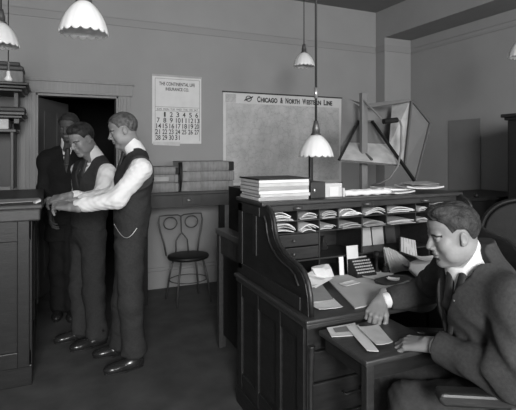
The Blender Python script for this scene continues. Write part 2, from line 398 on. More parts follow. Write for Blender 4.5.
pendant(1.374, 2.232, 1.463, .099, .128, 'low white scalloped glass pendant hanging over the roll-top desk', joint=.36, wide=1.5)
pendant(3.30, 2.36, 2.215, .100, .140, 'white glass pendant cut by the right picture edge')
# pull switch that hangs beside the left lamp
t = thing('pull_switch', 'small white pull switch on a cord near the left shelves', 'switch', (-.242, 3.30, 1.93))
MB().tube([(-.242, 3.30, 2.06), (-.242, 3.30, ZC)], .0035, 6).build('cord', 'cord', t)
MB().lathe([(0, .055), (.010, .05), (.012, .02), (.024, 0), (.020, -.012), (0, -.014)], (-.242, 3.30, 1.95), 14).build('switch_body', 'card', t, True)
MB().tube([(-.242, 3.30, 2.0), (-.242, 3.30, 2.06)], .008, 8).build('collar', 'brass', t)

# ------------------------------------------------------------------ left writing counter and its shelves
ct = thing('writing_counter', 'tall dark standing counter at the left where two men work', 'counter', (-.57, 3.75, 0))
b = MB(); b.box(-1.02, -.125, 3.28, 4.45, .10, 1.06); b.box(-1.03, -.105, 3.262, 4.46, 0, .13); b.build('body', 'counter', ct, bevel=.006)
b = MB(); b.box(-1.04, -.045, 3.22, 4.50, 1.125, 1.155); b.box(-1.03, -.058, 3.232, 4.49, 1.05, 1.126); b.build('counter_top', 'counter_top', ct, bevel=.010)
b = MB()
for x0, x1 in ((-.19, -.12), (-.62, -.55), (-1.02, -.95)): b.box(x0, x1, 3.255, 3.28, .12, 1.055)
b.box(-1.018, -.122, 3.260, 3.28, .92, 1.055); b.box(-1.018, -.122, 3.260, 3.28, .12, .22)
for y0, y1 in ((3.28, 3.35), (3.84, 3.90), (4.38, 4.45)): b.box(-.127, -.105, y0, y1, .12, 1.055)
b.box(-.127, -.108, 3.28, 4.45, .92, 1.055); b.box(-.127, -.108, 3.28, 4.45, .12, .22)
b.build('panel_frame', 'counter', ct, bevel=.005)
for y0 in (3.35, 3.90):
    f = MB().box(-.126, -.114, y0+.03, y0+.46, .26, .89).build('door_panel', 'counter', ct, bevel=.006)
b = MB().tube([(-.34, 3.22, 1.12), (-.34, 3.195, 1.12)], [.008, .016], 12); b.build('knob', 'brass', ct, True)
hu = thing('wall_shelves', 'dark open shelves with moulded ledges above the standing counter', 'shelves', (-.6, 4.7, 1.155))
MB().box(-1.04, -.29, 4.93, 4.965, 1.157, 2.10).build('back_panel', 'black', hu)
for x in (-1.04, -.315): MB().box(x, x+.025, 4.50, 4.93, 1.157, 1.66).build('side_panel', 'counter', hu, bevel=.003)
MB().box(-1.04, -.27, 4.48, 4.93, 1.655, 1.68).build('shelf_board', 'counter_top', hu, bevel=.004)
b = MB(); b.box(-1.04, -.20, 4.44, 4.93, 1.80, 1.83); b.box(-1.04, -.22, 4.47, 4.93, 1.775, 1.80); b.build('ledge', 'counter', hu, bevel=.006)
b = MB(); b.box(-1.04, -.17, 4.40, 4.93, 2.055, 2.08); b.box(-1.04, -.19, 4.43, 4.93, 2.03, 2.055); b.box(-1.04, -.22, 4.46, 4.93, 2.005, 2.03); b.build('cornice', 'counter', hu, bevel=.006)
for x in (-.99, -.29):
    b = MB(); b.prism([(x, 4.50, 1.775), (x, 4.50, 1.73), (x, 4.55, 1.70), (x, 4.57, 1.68), (x, 4.64, 1.68), (x, 4.64, 1.775)], (.045, 0, 0)); b.build('bracket', 'counter', hu, bevel=.004)
    b = MB(); b.box(x, x+.03, 4.56, 4.90, 1.83, 2.005); b.build('post', 'counter', hu)
tag(MB().box(-.52, -.20, 4.50, 4.76, 1.831, 1.875).build('flat_parcel', 'cover', bevel=.012), 'dark flat parcel lying on the middle ledge of the left shelves', 'parcel')
tag(MB().box(-.52, -.33, 4.52, 4.75, 1.681, 1.77).build('paper_pile', 'paper3', bevel=.008), 'pale pile of papers on the lower left shelf', 'papers')
bx = thing('storage_box', 'mottled grey box on top of the left shelves', 'box', (-.4, 4.6, 2.08))
MB().box(-.50, -.215, 4.46, 4.72, 2.081, 2.185).build('box_body', 'ledger', bx, bevel=.01); MB().box(-.505, -.21, 4.455, 4.725, 2.187, 2.225).build('lid', 'shelf', bx, bevel=.01)
tag(MB().box(-.49, -.24, 4.47, 4.70, 2.227, 2.262).build('file_folder', 'cover', bevel=.008), 'dark folder lying on the grey box above the left shelves', 'folder')
tag(MB().box(-.88, -.56, 4.47, 4.74, 2.081, 2.33).build('carton', 'counter', bevel=.012), 'dark carton on the shelf top at the left picture edge', 'box')
# what the men work on
o = MB().prism([(-.30, 3.36, 1.157), (-.02-.05, 3.40, 1.157), (-.07, 3.62, 1.157), (-.33, 3.60, 1.157)], (0, 0, .003)).build('paper_sheet', 'paper2'); tag(o, 'grey sheet of paper under the hands on the standing counter', 'paper')
o = MB().prism([(-.085, 3.25, 1.157), (-.055, 3.27, 1.168), (-.06, 3.31, 1.172), (-.10, 3.29, 1.157)], (0, 0, .012)).build('crumpled_note', 'card'); tag(o, 'tiny white crumpled note at the near corner of the counter', 'paper')

# ------------------------------------------------------------------ back wall shelf with ledgers, cafe chair
ws = thing('side_table', 'long dark shelf table against the back wall under the ledgers', 'table', (1.2, 4.7, 0))
MB().box(.79, 1.83, 4.44, 4.965, 1.055, 1.082).build('table_top', 'shelf', ws, bevel=.006)
MB().box(.80, 1.815, 4.47, 4.49, .93, 1.055).build('apron', 'shelf', ws, bevel=.003)
MB().box(1.20, 1.40, 4.462, 4.470, .95, 1.04).build('drawer', 'shelf', ws, bevel=.004)
MB().lathe([(0, .012), (.02, .008), (.024, -.004), (0, -.006)], (1.26, 4.455, .998), 12).build('drawer_pull', 'metal', ws, True)
for x in (.80, 1.75): MB().box(x, x+.06, 4.47, 4.53, 0, .93).build('leg', 'black', ws, bevel=.005)
for x in (.80, 1.75): MB().box(x, x+.06, 4.90, 4.955, 0, 1.055).build('leg', 'black', ws, bevel=.005)
ords = ['bottom', 'middle', 'top']
for col_, (x0, x1, hs) in enumerate(((.80, 1.165, (.092, .082, .075)), (1.20, 1.755, (.100, .100, .100)))):
    z = 1.083
    for k, h_ in enumerate(hs):
        dx = random.uniform(-.012, .012)
        l = thing('ledger_book', '%s ledger of the %s stack on the back shelf table' % (ords[k], ('left', 'right')[col_]), 'book', ((x0+x1)/2, 4.62, z), group='ledgers on the back shelf table')
        xa, xb = x0+dx, x1+dx
        MB().box(xa+.006, xb-.006, 4.50, 4.84, z+.007, z+h_-.008).build('pages', 'paper2', l)
        b = MB(); b.box(xa, xb, 4.488, 4.85, z, z+.006); b.box(xa, xb, 4.488, 4.85, z+h_-.008, z+h_-.002); 
        n = 8; b.prism([(xa, 4.489-.016*math.sin(math.pi*i/n), z+(h_-.002)*i/n) for i in range(n+1)], (xb-xa, 0, 0)); b.build('cover', 'ledger', l, bevel=.002)
        for f in (.0, .90): MB().box(xa+(xb-xa)*f, xa+(xb-xa)*(f+.10), 4.468, 4.49, z+.004, z+h_-.006).build('leather_corner', 'leather' if f and k == 2 else 'ledger', l, bevel=.004)
        if col_ == 0 and k == 1: MB().box(xa+.12, xa+.27, 4.466, 4.475, z+.018, z+h_-.022).build('spine_label', 'ledger_label', l)
        z += h_+.001
o = MB().tube([(1.182, 4.48, 1.37), (1.180, 4.455, 1.30), (1.183, 4.455, 1.20), (1.180, 4.46, 1.10)], [.022, .018, .012, .008], 8).build('leather_strap', 'leather', None, True); tag(o, 'dark hanging strap between the two ledger stacks', 'strap')

ch = thing('cafe_chair', 'wire back cafe chair with two looped circles under the shelf table', 'chair', (1.255, 4.45, 0), R(6)); ch.scale = (1.14, 1.0, .98)
def L_(mb, n, m, p, **k): return loc_build(mb, n, m, p, **k)
def arc(c, r, a0, a1, n=24, tilt=.10):
    return [(c[0]+r*math.cos(R(a0+(a1-a0)*i/n)), .17+tilt*(c[1]+r*math.sin(R(a0+(a1-a0)*i/n))-.46), c[1]+r*math.sin(R(a0+(a1-a0)*i/n))) for i in range(n+1)]
bk = lambda p: [(x, .17+.10*(z-.46), z) for x, z in p]
L_(MB().tube(bk([(-.15, .44), (-.165, .55), (-.195, .68), (-.21, .78), (-.20, .845), (-.13, .85), (-.03, .845), (0, .83), (.03, .845), (.13, .85), (.20, .845), (.21, .78), (.195, .68), (.165, .55), (.15, .44)]), .0075, 8), 'back_frame', 'wire', ch, smooth=True)
for sx in (-1, 1): L_(MB().tube(arc((sx*.102, .765), .062, 0, 360), .006, 8), 'back_ring', 'wire', ch, smooth=True)
L_(MB().tube(bk([(0, .83), (0, .66), (-.03, .62), (-.055, .58), (-.06, .45)]), .006, 8).tube(bk([(0, .66), (.03, .62), (.055, .58), (.06, .45)]), .006, 8), 'back_scroll', 'wire', ch, smooth=True)
L_(MB().lathe([(0, .470), (.15, .472), (.178, .466), (.185, .455), (.18, .435), (.165, .428), (0, .428)], n=36), 'seat', 'black', ch, smooth=True)
for sx, sy in ((-1, -1), (1, -1), (-1, 1), (1, 1)): L_(MB().tube([(sx*.10, sy*.10, .43), (sx*.13, sy*.13, .25), (sx*.155, sy*.155, .0)], .009, 8), 'leg', 'wire', ch, smooth=True)
L_(MB().tube([(math.cos(a)*.165, math.sin(a)*.165, .22) for a in [2*math.pi*i/30 for i in range(31)]], .005, 6), 'leg_ring', 'wire', ch, smooth=True)

# narrow stand between desk and back wall
st = thing('narrow_stand', 'narrow wooden stand with a pale top behind the roll-top desk', 'stand', (1.5, 3.15, 0))
MB().box(1.155, 1.90, 2.85, 3.34, .86, .90).build('stand_top', 'standtop', st, bevel=.005)
b = MB(); b.box(1.18, 1.88, 2.88, 2.90, .72, .86); b.box(1.175, 1.19, 2.9, 3.30, .72, .86); b.build('apron', 'shelf', st)
for x in (1.165, 1.83):
    for y in (2.86, 3.275): MB().box(x, x+.055, y, y+.055, 0, .86).build('leg', 'counter_top', st, bevel=.004)
MB().box(1.195, 1.205, 2.93, 3.27, .10, .72).build('side_board', 'black', st)
rk = thing('paper_rack', 'small dark rack of papers standing on the narrow stand', 'rack', (1.5, 3.2, .9))
MB().box(1.26, 1.86, 3.30, 3.318, .901, 1.22).build('back_panel', 'black', rk)
for z in (.905, 1.0, 1.10, 1.20): MB().box(1.26, 1.85, 3.04, 3.28, z, z+.012).build('shelf_board', 'black', rk)
for x in (1.25, 1.45, 1.65, 1.85): MB().box(x, x+.012, 3.04, 3.30, .901, 1.222).build('divider', 'black', rk)
for i, (x, z, s_) in enumerate(((1.30, 1.112, .12), (1.29, 1.012, .11), (1.31, .917, .10))):
    o = MB().prism([(x, 3.05, z), (x+s_, 3.06, z), (x+s_*.9, 3.2, z+.002), (x+.02, 3.2, z)], (.01, 0, .035-.008*i)).build('folded_papers', 'paper2'); tag(o, 'grey folded papers in the %s slot of the small dark rack' % ('upper', 'middle', 'lower')[i], 'papers')
#@@DESK
# ------------------------------------------------------------------ roll-top desk
D0, D1 = 1.03, 2.46
dk = thing('roll_top_desk', 'large dark roll-top desk standing open before the seated man', 'desk', (1.75, 2.12, 0))
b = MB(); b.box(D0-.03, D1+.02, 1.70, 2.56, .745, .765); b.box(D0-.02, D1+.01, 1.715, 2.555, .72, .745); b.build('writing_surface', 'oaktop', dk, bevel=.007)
def side_lower(x):
    b = MB(); sgn = -1 if x < 1.5 else 1; b.box(x+.001, x+.029, 1.764, 2.536, .0, .719)
    xo0, xo1 = (x-.012, x+.006) if sgn < 0 else (x+.024, x+.042)
    for y0, y1 in ((1.76, 1.82), (1.985, 2.03), (2.245, 2.29), (2.48, 2.54)): b.box(xo0, xo1, y0, y1, .10, .72)
    g_ = .0025; b.box(xo0+g_, xo1-g_+.0001, 1.762, 2.538, .64, .7195); b.box(xo0+g_, xo1-g_, 1.762, 2.538, .10, .19); b.box(xo0-.006, xo1+.006, 1.75, 2.545, 0, .10)
    return b
for x in (D0, D1-.03): side_lower(x).build('side_panel', 'oak', dk, bevel=.004)
prof = [(2.54, .765), (2.54, 1.2), (2.22, 1.2), (2.17, 1.195), (2.13, 1.175), (2.105, 1.14), (2.092, 1.09), (2.07, 1.05), (2.035, 1.02), (1.98, .992), (1.92, .975), (1.85, .965), (1.80, .945), (1.765, .905), (1.745, .85), (1.737, .765)]
for x in (D0, D1-.03):
    MB().prism([(x, y, z) for y, z in prof], (.03, 0, 0)).build('curved_side', 'oak', dk, bevel=.003)
    ed = MB().tube([(x+.015, y-.004, z+.003) for y, z in prof[2:]], .0115, 8); ed.build('curved_edge', 'oakh', dk, True)
fx0, fx1 = D0-.008, D0
b = MB(); b.box(fx0, fx1, 2.48, 2.54, .80, 1.19); b.box(fx0, fx1, 2.28, 2.33, .92, 1.14); b.box(fx0, fx1, 2.24, 2.54, 1.14, 1.19); b.box(fx0, fx1, 1.80, 2.54, .775, .835)
b.tube([(fx0, y+.045, z-.02) for y, z in prof[4:-2]], .006, 6); b.build('side_moulding', 'oakh', dk, bevel=.003)
b = MB(); b.box(D0-.015, D1+.015, 2.185, 2.565, 1.2, 1.222); b.build('top_board', 'oaktop', dk, bevel=.007)
MB().box(D0+.03, D1-.03, 2.20, 2.215, 1.165, 1.2).build('tambour_edge', 'oakh', dk, bevel=.004)
for x in (1.235, 1.70, 2.15): MB().lathe([(0, .010), (.026, .007), (.028, -.006), (0, -.008)], (x, 2.196, 1.183), 16).build('finger_pull', 'brass', dk, True)
MB().box(D0+.03, D1-.03, 2.52, 2.54, .0, 1.2).build('back_panel', 'oak', dk)
# gallery of pigeonholes
xs = [1.06, 1.267, 1.41, 1.54, 1.71, 1.896, 2.13, 2.245, 2.425]; GY = 2.25
b = MB()
b.box(1.06, 2.43, GY, 2.52, 1.098, 1.106); b.box(1.06, 2.43, GY, 2.52, 1.030, 1.038); b.box(1.06, 2.43, GY-.005, 2.52, .872, .882)
b.box(1.06, 2.43, GY-.005, 2.52, 1.162, 1.17); b.build('gallery_shelf', 'oakh', dk, bevel=.002)
for x in xs[1:-1]: MB().box(x-.004, x+.004, GY+.003, 2.52, 1.036, 1.165).build('gallery_divider', 'oakh', dk)
for x in (1.41, 1.71, 2.245): MB().box(x-.005, x+.005, GY+.003, 2.52, .766, 1.032).build('gallery_upright', 'oakh', dk)
for z in (1.135, 1.07): MB().box(2.249, 2.42, GY+.003, 2.52, z, z+.006).build('gallery_slat', 'oakh', dk)
def drawer(x0, x1, z0, z1, y, nm='drawer', handle=True, kn='knob'):
    o = MB().box(x0+.003, x1-.003, y, y+.20, z0+.003, z1-.003).build(nm, 'oakh', dk, bevel=.004)
    if handle:
        xc, zc = (x0+x1)/2, (z0+z1)/2
        h = MB().tube([(xc, y, zc), (xc, y-.012, zc), (xc, y-.02, zc)], [.005, .007, .010], 10).build('knob', 'brass', o, True)
    return o
for z0, z1 in ((.955, 1.030), (.882, .955)): drawer(1.064, 1.406, z0, z1, GY)
for z0, z1 in ((.955, 1.030), (.882, .955)): drawer(2.25, 2.425, z0, z1, GY)
# pedestals
for x0, x1 in ((1.06, 1.50), (1.99, 2.43)):
    b = MB(); b.box(x0, x1, 1.79, 2.52, .02, .10); b.box(x1-.02 if x0 < 1.5 else x0, x1 if x0 < 1.5 else x0+.02, 1.79, 2.52, .02, .72); b.box(x0, x1, 2.0, 2.02, .1, .72); b.build('pedestal', 'oak', dk)
    z = .10
    for k, h_ in enumerate((.19, .16, .145, .125)):
        o = MB().box(x0+.006, x1-.006, 1.768, 1.99, z+.004, z+h_-.004).build('drawer', 'oakh', dk, bevel=.006)
        xc = (x0+x1)/2; MB().tube([(xc-.05, 1.768, z+h_*.6), (xc-.045, 1.75, z+h_*.55), (xc+.045, 1.75, z+h_*.55), (xc+.05, 1.768, z+h_*.6)], .006, 8).build('handle', 'oak', o, True)
        z += h_
MB().box(D0, D0+.03, 1.745, 1.76, .10, .72).tube([(D0+.015, 1.735, .64), (D0+.015, 1.742, .45), (D0+.015, 1.742, .15)], [.018, .012, .014], 8).build('corner_post', 'oakh', dk, bevel=.002)

# pull-up writing stand in front of the desk
ws2 = thing('writing_stand', 'low dark writing stand drawn up to the desk under the seated man\'s hands', 'table', (1.24, 1.53, 0))
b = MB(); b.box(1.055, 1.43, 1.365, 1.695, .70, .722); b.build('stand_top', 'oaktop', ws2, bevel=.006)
b = MB(); b.box(1.075, 1.41, 1.385, 1.40, .64, .70); b.box(1.075, 1.09, 1.40, 1.67, .64, .70); b.build('apron', 'oak', ws2)
for x, y in ((1.065, 1.375), (1.385, 1.645)): MB().box(x, x+.035, y, y+.035, 0, .70).build('leg', 'oakh', ws2, bevel=.004)

# papers: slightly curled sheets
def sheet(name, pts, z, m, label, cat='paper', th=.002, curl=.006, parent=None, n=8):
    a, b_, c_, d_ = [Vector((p[0], p[1], 0)) for p in pts]; vs = []; ph = random.uniform(0, 6)
    for s_ in (0, 1):
        for i in range(n+1):
            for j in range(n+1):
                u, v = i/n, j/n; p = (a*(1-u)+b_*u)*(1-v)+(d_*(1-u)+c_*u)*v
                e = curl*(max(0, abs(u-.5)-.25)*2+max(0, abs(v-.5)-.3)*1.5)*(1+.6*math.sin(5*u+ph))
                vs.append((p.x, p.y, z+e+s_*th))
    q = (n+1)**2; fs = []
    for i in range(n):
        for j in range(n):
            k = i*(n+1)+j; fs.append((k, k+1, k+n+2, k+n+1)); fs.append((q+k, q+k+n+1, q+k+n+2, q+k+1))
    for i in range(n):
        for (k0, k1) in ((i*(n+1), (i+1)*(n+1)), ((i+1)*(n+1)+n, i*(n+1)+n), (i+1, i), (n*(n+1)+i, n*(n+1)+i+1)):
            fs.append((k0, k1, k1+q, k0+q))
    o = link(name, vs, fs, m, parent, False)
    if label: tag(o, label, cat)
    return o
def rect(cx, cy, w_, h_, a):
    ca, sa = math.cos(R(a)), math.sin(R(a))
    return [(cx+x*ca-y*sa, cy+x*sa+y*ca) for x, y in ((-w_/2, -h_/2), (w_/2, -h_/2), (w_/2, h_/2), (-w_/2, h_/2))]
# on the writing stand
p = sheet('printed_photograph', [(1.06, 1.60), (1.17, 1.575), (1.245, 1.72-.03), (1.095, 1.69)], .723, 'card', None, th=.002, curl=.003)
ph_ = thing('mounted_photograph', 'white mounted photograph lying at the left corner of the writing stand', 'photograph', (1.14, 1.65, .723)); p.name = 'mount'; put(p, ph_)
sheet('print', [(1.10, 1.628), (1.165, 1.612), (1.20, 1.668), (1.115, 1.672)], .7275, 'midink', None, th=.001, curl=0).name = 'picture'; put(bpy.data.objects['picture'], ph_)
sheet('letter', [(1.105, 1.425), (1.145, 1.405), (1.235, 1.655), (1.175, 1.66)], .7275, 'card', 'long white strip of paper pointing to the near edge of the writing stand', curl=.004)
sheet('envelope', [(1.16, 1.44), (1.235, 1.43), (1.30, 1.60), (1.205, 1.62)], .735, 'paper3', 'off-white envelope beside the seated man\'s nearer hand', 'envelope', curl=.004)
# on the desk
ZD = .766
sheet('letter', [(1.115, 1.785), (1.24, 1.78), (1.27, 1.90), (1.12, 1.91)], ZD, 'paper', 'white sheet at the front left corner of the desk', curl=.008)
sheet('letter', [(1.115, 1.88), (1.25, 1.87), (1.37, 2.20), (1.21, 2.22)], ZD+.006, 'paper2', 'long grey sheet lying behind the white one along the desk\'s left side', curl=.006)
sheet('desk_blotter', [(1.28, 1.74), (1.80, 1.76), (1.84, 2.20), (1.44, 2.24)], ZD, 'blotter', 'large grey blotting pad in the middle of the desk', 'blotter', th=.006, curl=0)
sheet('note_card', rect(1.46, 2.03, .10, .055, 8), ZD+.016, 'card', 'small white card on the left end of the blotter', 'card', th=.003, curl=.01)
sheet('letter', rect(1.72, 2.13, .19, .10, 14), ZD+.008, 'paper', 'white sheet between the blotter and the keyed box', curl=.008)
sheet('memo_slip', rect(1.66, 1.92, .045, .06, 40), ZD+.043, 'card', 'small white slip lying on the dark cloth', 'paper', curl=.012)
def crumple(name, c, r, m, label, cat='paper', seed=0, fold=18):
    rnd = np.random.RandomState(seed); vs = []; fs = []; n1, n2 = 26, 40
    D_ = rnd.randn(fold, 3); D_ /= np.linalg.norm(D_, axis=1)[:, None]; off = rnd.uniform(.55, 1., fold)
    for i in range(n1+1):
        for j in range(n2):
            a, e = 2*math.pi*j/n2, math.pi*(i/n1-.5); d_ = np.array([math.cos(e)*math.cos(a), math.cos(e)*math.sin(a), math.sin(e)])
            q = min([o_/max(d_@D, .05) for D, o_ in zip(D_, off)]+[1.15]); vs.append((c[0]+r[0]*q*d_[0], c[1]+r[1]*q*d_[1], max(c[2]+r[2]*q*d_[2], c[2]-r[2]*.75)))
    for i in range(n1):
        for j in range(n2): fs.append((i*n2+j, i*n2+(j+1) % n2, (i+1)*n2+(j+1) % n2, (i+1)*n2+j))
    o = link(name, vs, fs, m); 
    if label: tag(o, label, cat)
    return o
def fan(name, c, n, w_, h_, a, m, label, cat='papers', tilt=.25, seed=1, spread=14):
    rnd = random.Random(seed); b = MB()
    for k in range(n):
        an = R(a+rnd.uniform(-spread, spread)); q = Matrix.Translation(Vector(c)+Vector((rnd.uniform(-.02, .02), rnd.uniform(-.02, .02), .006*k))) @ Matrix.Rotation(an, 4, 'Z') @ Matrix.Rotation(tilt*(k+.3)/n, 4, 'X' if k % 2 else 'Y')
        vs = [(x, y+.02*math.sin(x*20), z) for z in (0, .0015) for x, y in ((-w_/2, -h_/2), (w_/2, -h_/2), (w_/2, h_/2), (-w_/2, h_/2))]
        b.add([q @ Vector(v) for v in vs], [(0, 3, 2, 1), (4, 5, 6, 7), (0, 1, 5, 4), (1, 2, 6, 5), (2, 3, 7, 6), (3, 0, 4, 7)])
    return tag(b.build(name, m), label, cat)
fan('folded_letters', (1.30, 2.11, .800), 4, .17, .11, 22, 'paper', 'loose white letters heaped at the back left of the desk', seed=4, tilt=.42)
crumple('crumpled_letter', (1.345, 2.12, .838), (.085, .045, .038), 'paper', 'crumpled white letter on top of the heap at the back left of the desk', 'paper', 12, 22)
MB_ = MB(); n_ = 10
for i in range(n_):
    f0, f1 = i/n_, (i+1)/n_; e_ = lambda f: .045*math.sin(math.pi*f*.9)
    MB_.prism([(1.83+.19*f0, 2.135-.03*f0, ZD+.004+.25*e_(f0)), (1.83+.19*f1, 2.135-.03*f1, ZD+.004+.25*e_(f1)), (1.86+.15*f1, 2.235-.03*f1, .905-.085*f1+.4*e_(f1)), (1.86+.15*f0, 2.235-.03*f0, .905-.085*f0+.4*e_(f0))], (0, .002, .002))
tag(MB_.build('curved_sheet', 'card', None, True), 'large white sheet propped up in a curve right of the upright stamp', 'paper')
crumple('cloth', (1.71, 1.98, .785), (.115, .05, .022), 'cover', 'dark crumpled cloth lying across the blotter', 'cloth', 3, 10)
crumple('crumpled_newspaper', (1.96, 2.00, .825), (.165, .115, .075), 'paper3', 'crumpled grey newspaper beside the seated man\'s shoulder', 'newspaper', 5, 60)
sheet('letter', rect(1.95, 1.95, .15, .09, -30), .885, 'paper3', 'pale sheet on top of the crumpled newspaper', curl=.02)
# keyed box
kb = thing('keyed_box', 'dark slanted box with rows of small keys at the back of the desk', 'desk machine', (1.66, 2.19, ZD))
kx, ky = 1.655, 2.165
b = MB(); b.prism([(kx-.07, ky-.03, ZD), (kx-.07, ky-.03, ZD+.02), (kx-.07, ky+.035, ZD+.095), (kx-.07, ky+.06, ZD+.095), (kx-.07, ky+.06, ZD)], (.14, 0, 0)); b.build('case', 'leather', kb, bevel=.003)
for r_ in range(5):
    b = MB()
    for c_ in range(8):
        x = kx-.061+c_*.0155; t_ = (r_+.6)/5.4; y = ky-.03+.065*t_; z = ZD+.02+.075*t_
        b.box(x, x+.011, y-.004, y+.002, z, z+.008)
    b.build('key_row', 'paper2', kb)
# stamp, bottle, cards, leaning paper
o = thing('rubber_stamp', 'dark turned stamp standing upright behind the keyed box', 'stamp', (1.80, 2.21, ZD))
MB().lathe([(0, 0), (.022, 0), (.022, .02), (.010, .03), (.008, .07), (.012, .085), (.020, .10), (.021, .115), (.014, .13), (0, .133)], (1.775, 2.20, ZD), 16).build('stamp_handle', 'leather', o, True)
o = thing('ink_bottle', 'small squat dark ink bottle beside the upright stamp', 'bottle', (1.83, 2.18, ZD))
MB().lathe([(0, 0), (.020, 0), (.022, .005), (.022, .032), (.010, .040), (.009, .048), (0, .048)], (1.81, 2.165, ZD), 16).build('glass_body', 'leather', o, True)
MB().lathe([(0, .048), (.011, .048), (.011, .060), (0, .060)], (1.81, 2.165, ZD), 12).build('stopper', 'cover', o, True)
def standing(name, x0, x1, y, z0, z1, lean, m, label, cat='card', skew=0, th=.004):
    b = MB(); b.prism([(x0, y, z0), (x1, y, z0+skew), (x1, y+lean, z1+skew), (x0, y+lean, z1)], (0, th, 0)); return tag(b.build(name, m), label, cat)
standing('upright_card', 1.585, 1.665, 2.218, ZD, .935, .018, 'card', 'white upright card behind the keyed box')
standing('upright_card', 1.535, 1.565, 2.23, ZD, .875, .01, 'paper', 'narrow white upright card left of the taller one')
standing('upright_card', 1.655, 1.73, 2.23, ZD, .865, .008, 'paper2', 'grey upright card right of the taller white one')
standing('upright_card', 1.855, 1.90, 2.21, ZD, .90, .022, 'paper', 'white upright slip right of the upright stamp')
bk_ = thing('open_booklet', 'open booklet with ruled columns leaning at the back of the desk', 'booklet', (2.0, 2.2, .85))
b = MB(); b.prism([(1.965, 2.20, .875), (2.075, 2.18, .835), (2.115, 2.24, .925), (2.0, 2.24, .955)], (0, .006, 0)); b.build('pages', 'paper3', bk_)
b = MB(); b.prism([(1.955, 2.205, .865), (2.085, 2.185, .822), (2.12, 2.245, .925), (1.995, 2.25, .96)], (0, .006, 0)); b.build('cover', 'leather', bk_)
b = MB()
for i in range(5): 
    f = .12+.19*i; a_ = Vector((1.965, 2.20, .875)).lerp(Vector((2.075, 2.18, .835)), f); c_ = Vector((2.0, 2.24, .955)).lerp(Vector((2.115, 2.24, .925)), f)
    b.prism([a_+Vector((0, -.002, 0)), a_+Vector((.003, -.002, 0)), c_+Vector((.003, -.002, 0)), c_+Vector((0, -.002, 0))], (0, .001, 0))
b.build('ruled_column', 'midink', bk_)
sheet('letter', rect(1.99, 2.13, .09, .10, 30), ZD+.03, 'paper2', 'grey letter lying under the leaning booklet', curl=.03)
o = crumple('tangled_bundle', (1.475, 2.33, .945), (.045, .05, .055), 'leather', 'dark tangled bundle in the open bay right of the two wide drawers', 'bundle', 9, 30)
for i, (x0, x1, z1, m_) in enumerate(((1.72, 1.80, 1.02, 'paper2'), (1.81, 1.90, 1.015, 'blotter'), (1.91, 2.0, 1.02, 'blotter'), (2.02, 2.10, 1.0, 'cover'))):
    standing('file_card', x0, x1, 2.40, .883, z1, .02, m_, ['leftmost grey file card standing in the middle bay of the desk gallery', 'second grey file card in the middle bay of the gallery', 'third grey file card in the middle bay of the gallery', 'dark file card at the right of the middle bay'][i], 'card')
# bundles in the pigeonholes
def bundle(x0, x1, z, h_, m, where, seed, n=4, dy=0.):
    rnd = random.Random(seed*7+1); b = MB(); N = 9; base_ = [0.0]*(N+1)
    for k in range(n):
        t_ = .0022+rnd.uniform(0, .004); a0, a1 = x0+rnd.uniform(0, .012), x1-rnd.uniform(0, .03); y0 = GY-.012+rnd.uniform(-.012, .03)+dy
        am = rnd.choice((0, .3, .8))*h_/n*1.6; ph = rnd.uniform(.6, 1.4); sl = rnd.uniform(-.3, .5)*h_/n
        top = [base_[i]+max(0, am*math.sin(math.pi*(i/N)**ph)+sl*(i/N)) for i in range(N+1)]
        pr = [(a0+(a1-a0)*i/N, y0, z+min(top[i], h_+.006)) for i in range(N+1)]
        b.prism(pr+[(p[0], p[1], p[2]+t_) for p in reversed(pr)], (rnd.uniform(-.003, .003), .20, 0))
        base_ = [t+t_+.001 for t in top]
    return tag(b.build('paper_bundle', m), '%s papers in %s' % ({'paper': 'white', 'paper3': 'off-white', 'paper2': 'grey', 'card': 'bright white'}[m], where), 'papers', 'paper bundles in the pigeonholes')
nth = ['first', 'second', 'third', 'fourth', 'fifth', 'sixth', 'seventh']
up_ = [('paper', .040), ('paper3', .038), ('paper2', .030), ('paper', .032), ('card', .048), ('paper', .028), ('paper3', .018)]
lo_ = [('paper', .042), ('paper', .036), ('paper3', .020), ('paper2', .018), ('paper2', .025), ('paper3', .020), ('paper2', .014)]
for i in range(7):
    bundle(xs[i]+.008, xs[i+1]-.012, 1.107, up_[i][1], up_[i][0], 'the upper row of pigeonholes, %s from the left' % nth[i], i)
    bundle(xs[i]+.008, xs[i+1]-.012, 1.039, lo_[i][1], lo_[i][0], 'the lower row of pigeonholes, %s from the left' % nth[i], i+20)
for i, z in enumerate((1.142, 1.107, 1.077, 1.039)): bundle(2.255, 2.40, z, .016, ('paper2', 'paper', 'paper', 'card')[i], 'the %s slot of the right-hand gallery column' % ('top', 'second', 'third', 'bottom')[i], i+40, 2)

# on top of the desk
z = 1.223
for k in range(6):
    h_ = random.uniform(.0165, .0215); dx, dy = random.uniform(-.006, .006), random.uniform(-.006, .006)
    names_ = ['lowest', 'second lowest', 'third from the bottom', 'third from the top', 'second from the top', 'uppermost']
    m_ = thing('magazine', 'thick magazine, %s of the stack on the desk\'s top left' % names_[k], 'magazine', (1.24, 2.38, z), group='magazines stacked on the desk top')
    x0, x1, y0, y1 = 1.025+dx, 1.335+dx, 2.240+dy, 2.50+dy
    MB().box(x0+.003, x1, y0, y1, z+.0015, z+h_-.0015).build('pages', ('pages', 'paper3', 'paper')[k % 3], m_)
    b = MB(); b.box(x0, x1, y0, y1, z, z+.0012); b.box(x0, x1, y0, y1, z+h_-.0012, z+h_); b.box(x0, x0+.003, y0, y1, z, z+h_); b.build('cover', 'blotter', m_)
    z += h_+.0006
bk2 = thing('bound_volume', 'dark bound volume lying on top of the magazine stack', 'book', (1.24, 2.38, z)); MB().box(1.02, 1.345, 2.232, 2.505, z, z+.006).build('cover', 'cover', bk2, bevel=.002)
MB().box(1.016, 1.022, 2.232, 2.505, z, z+.007).build('spine', 'leather', bk2)
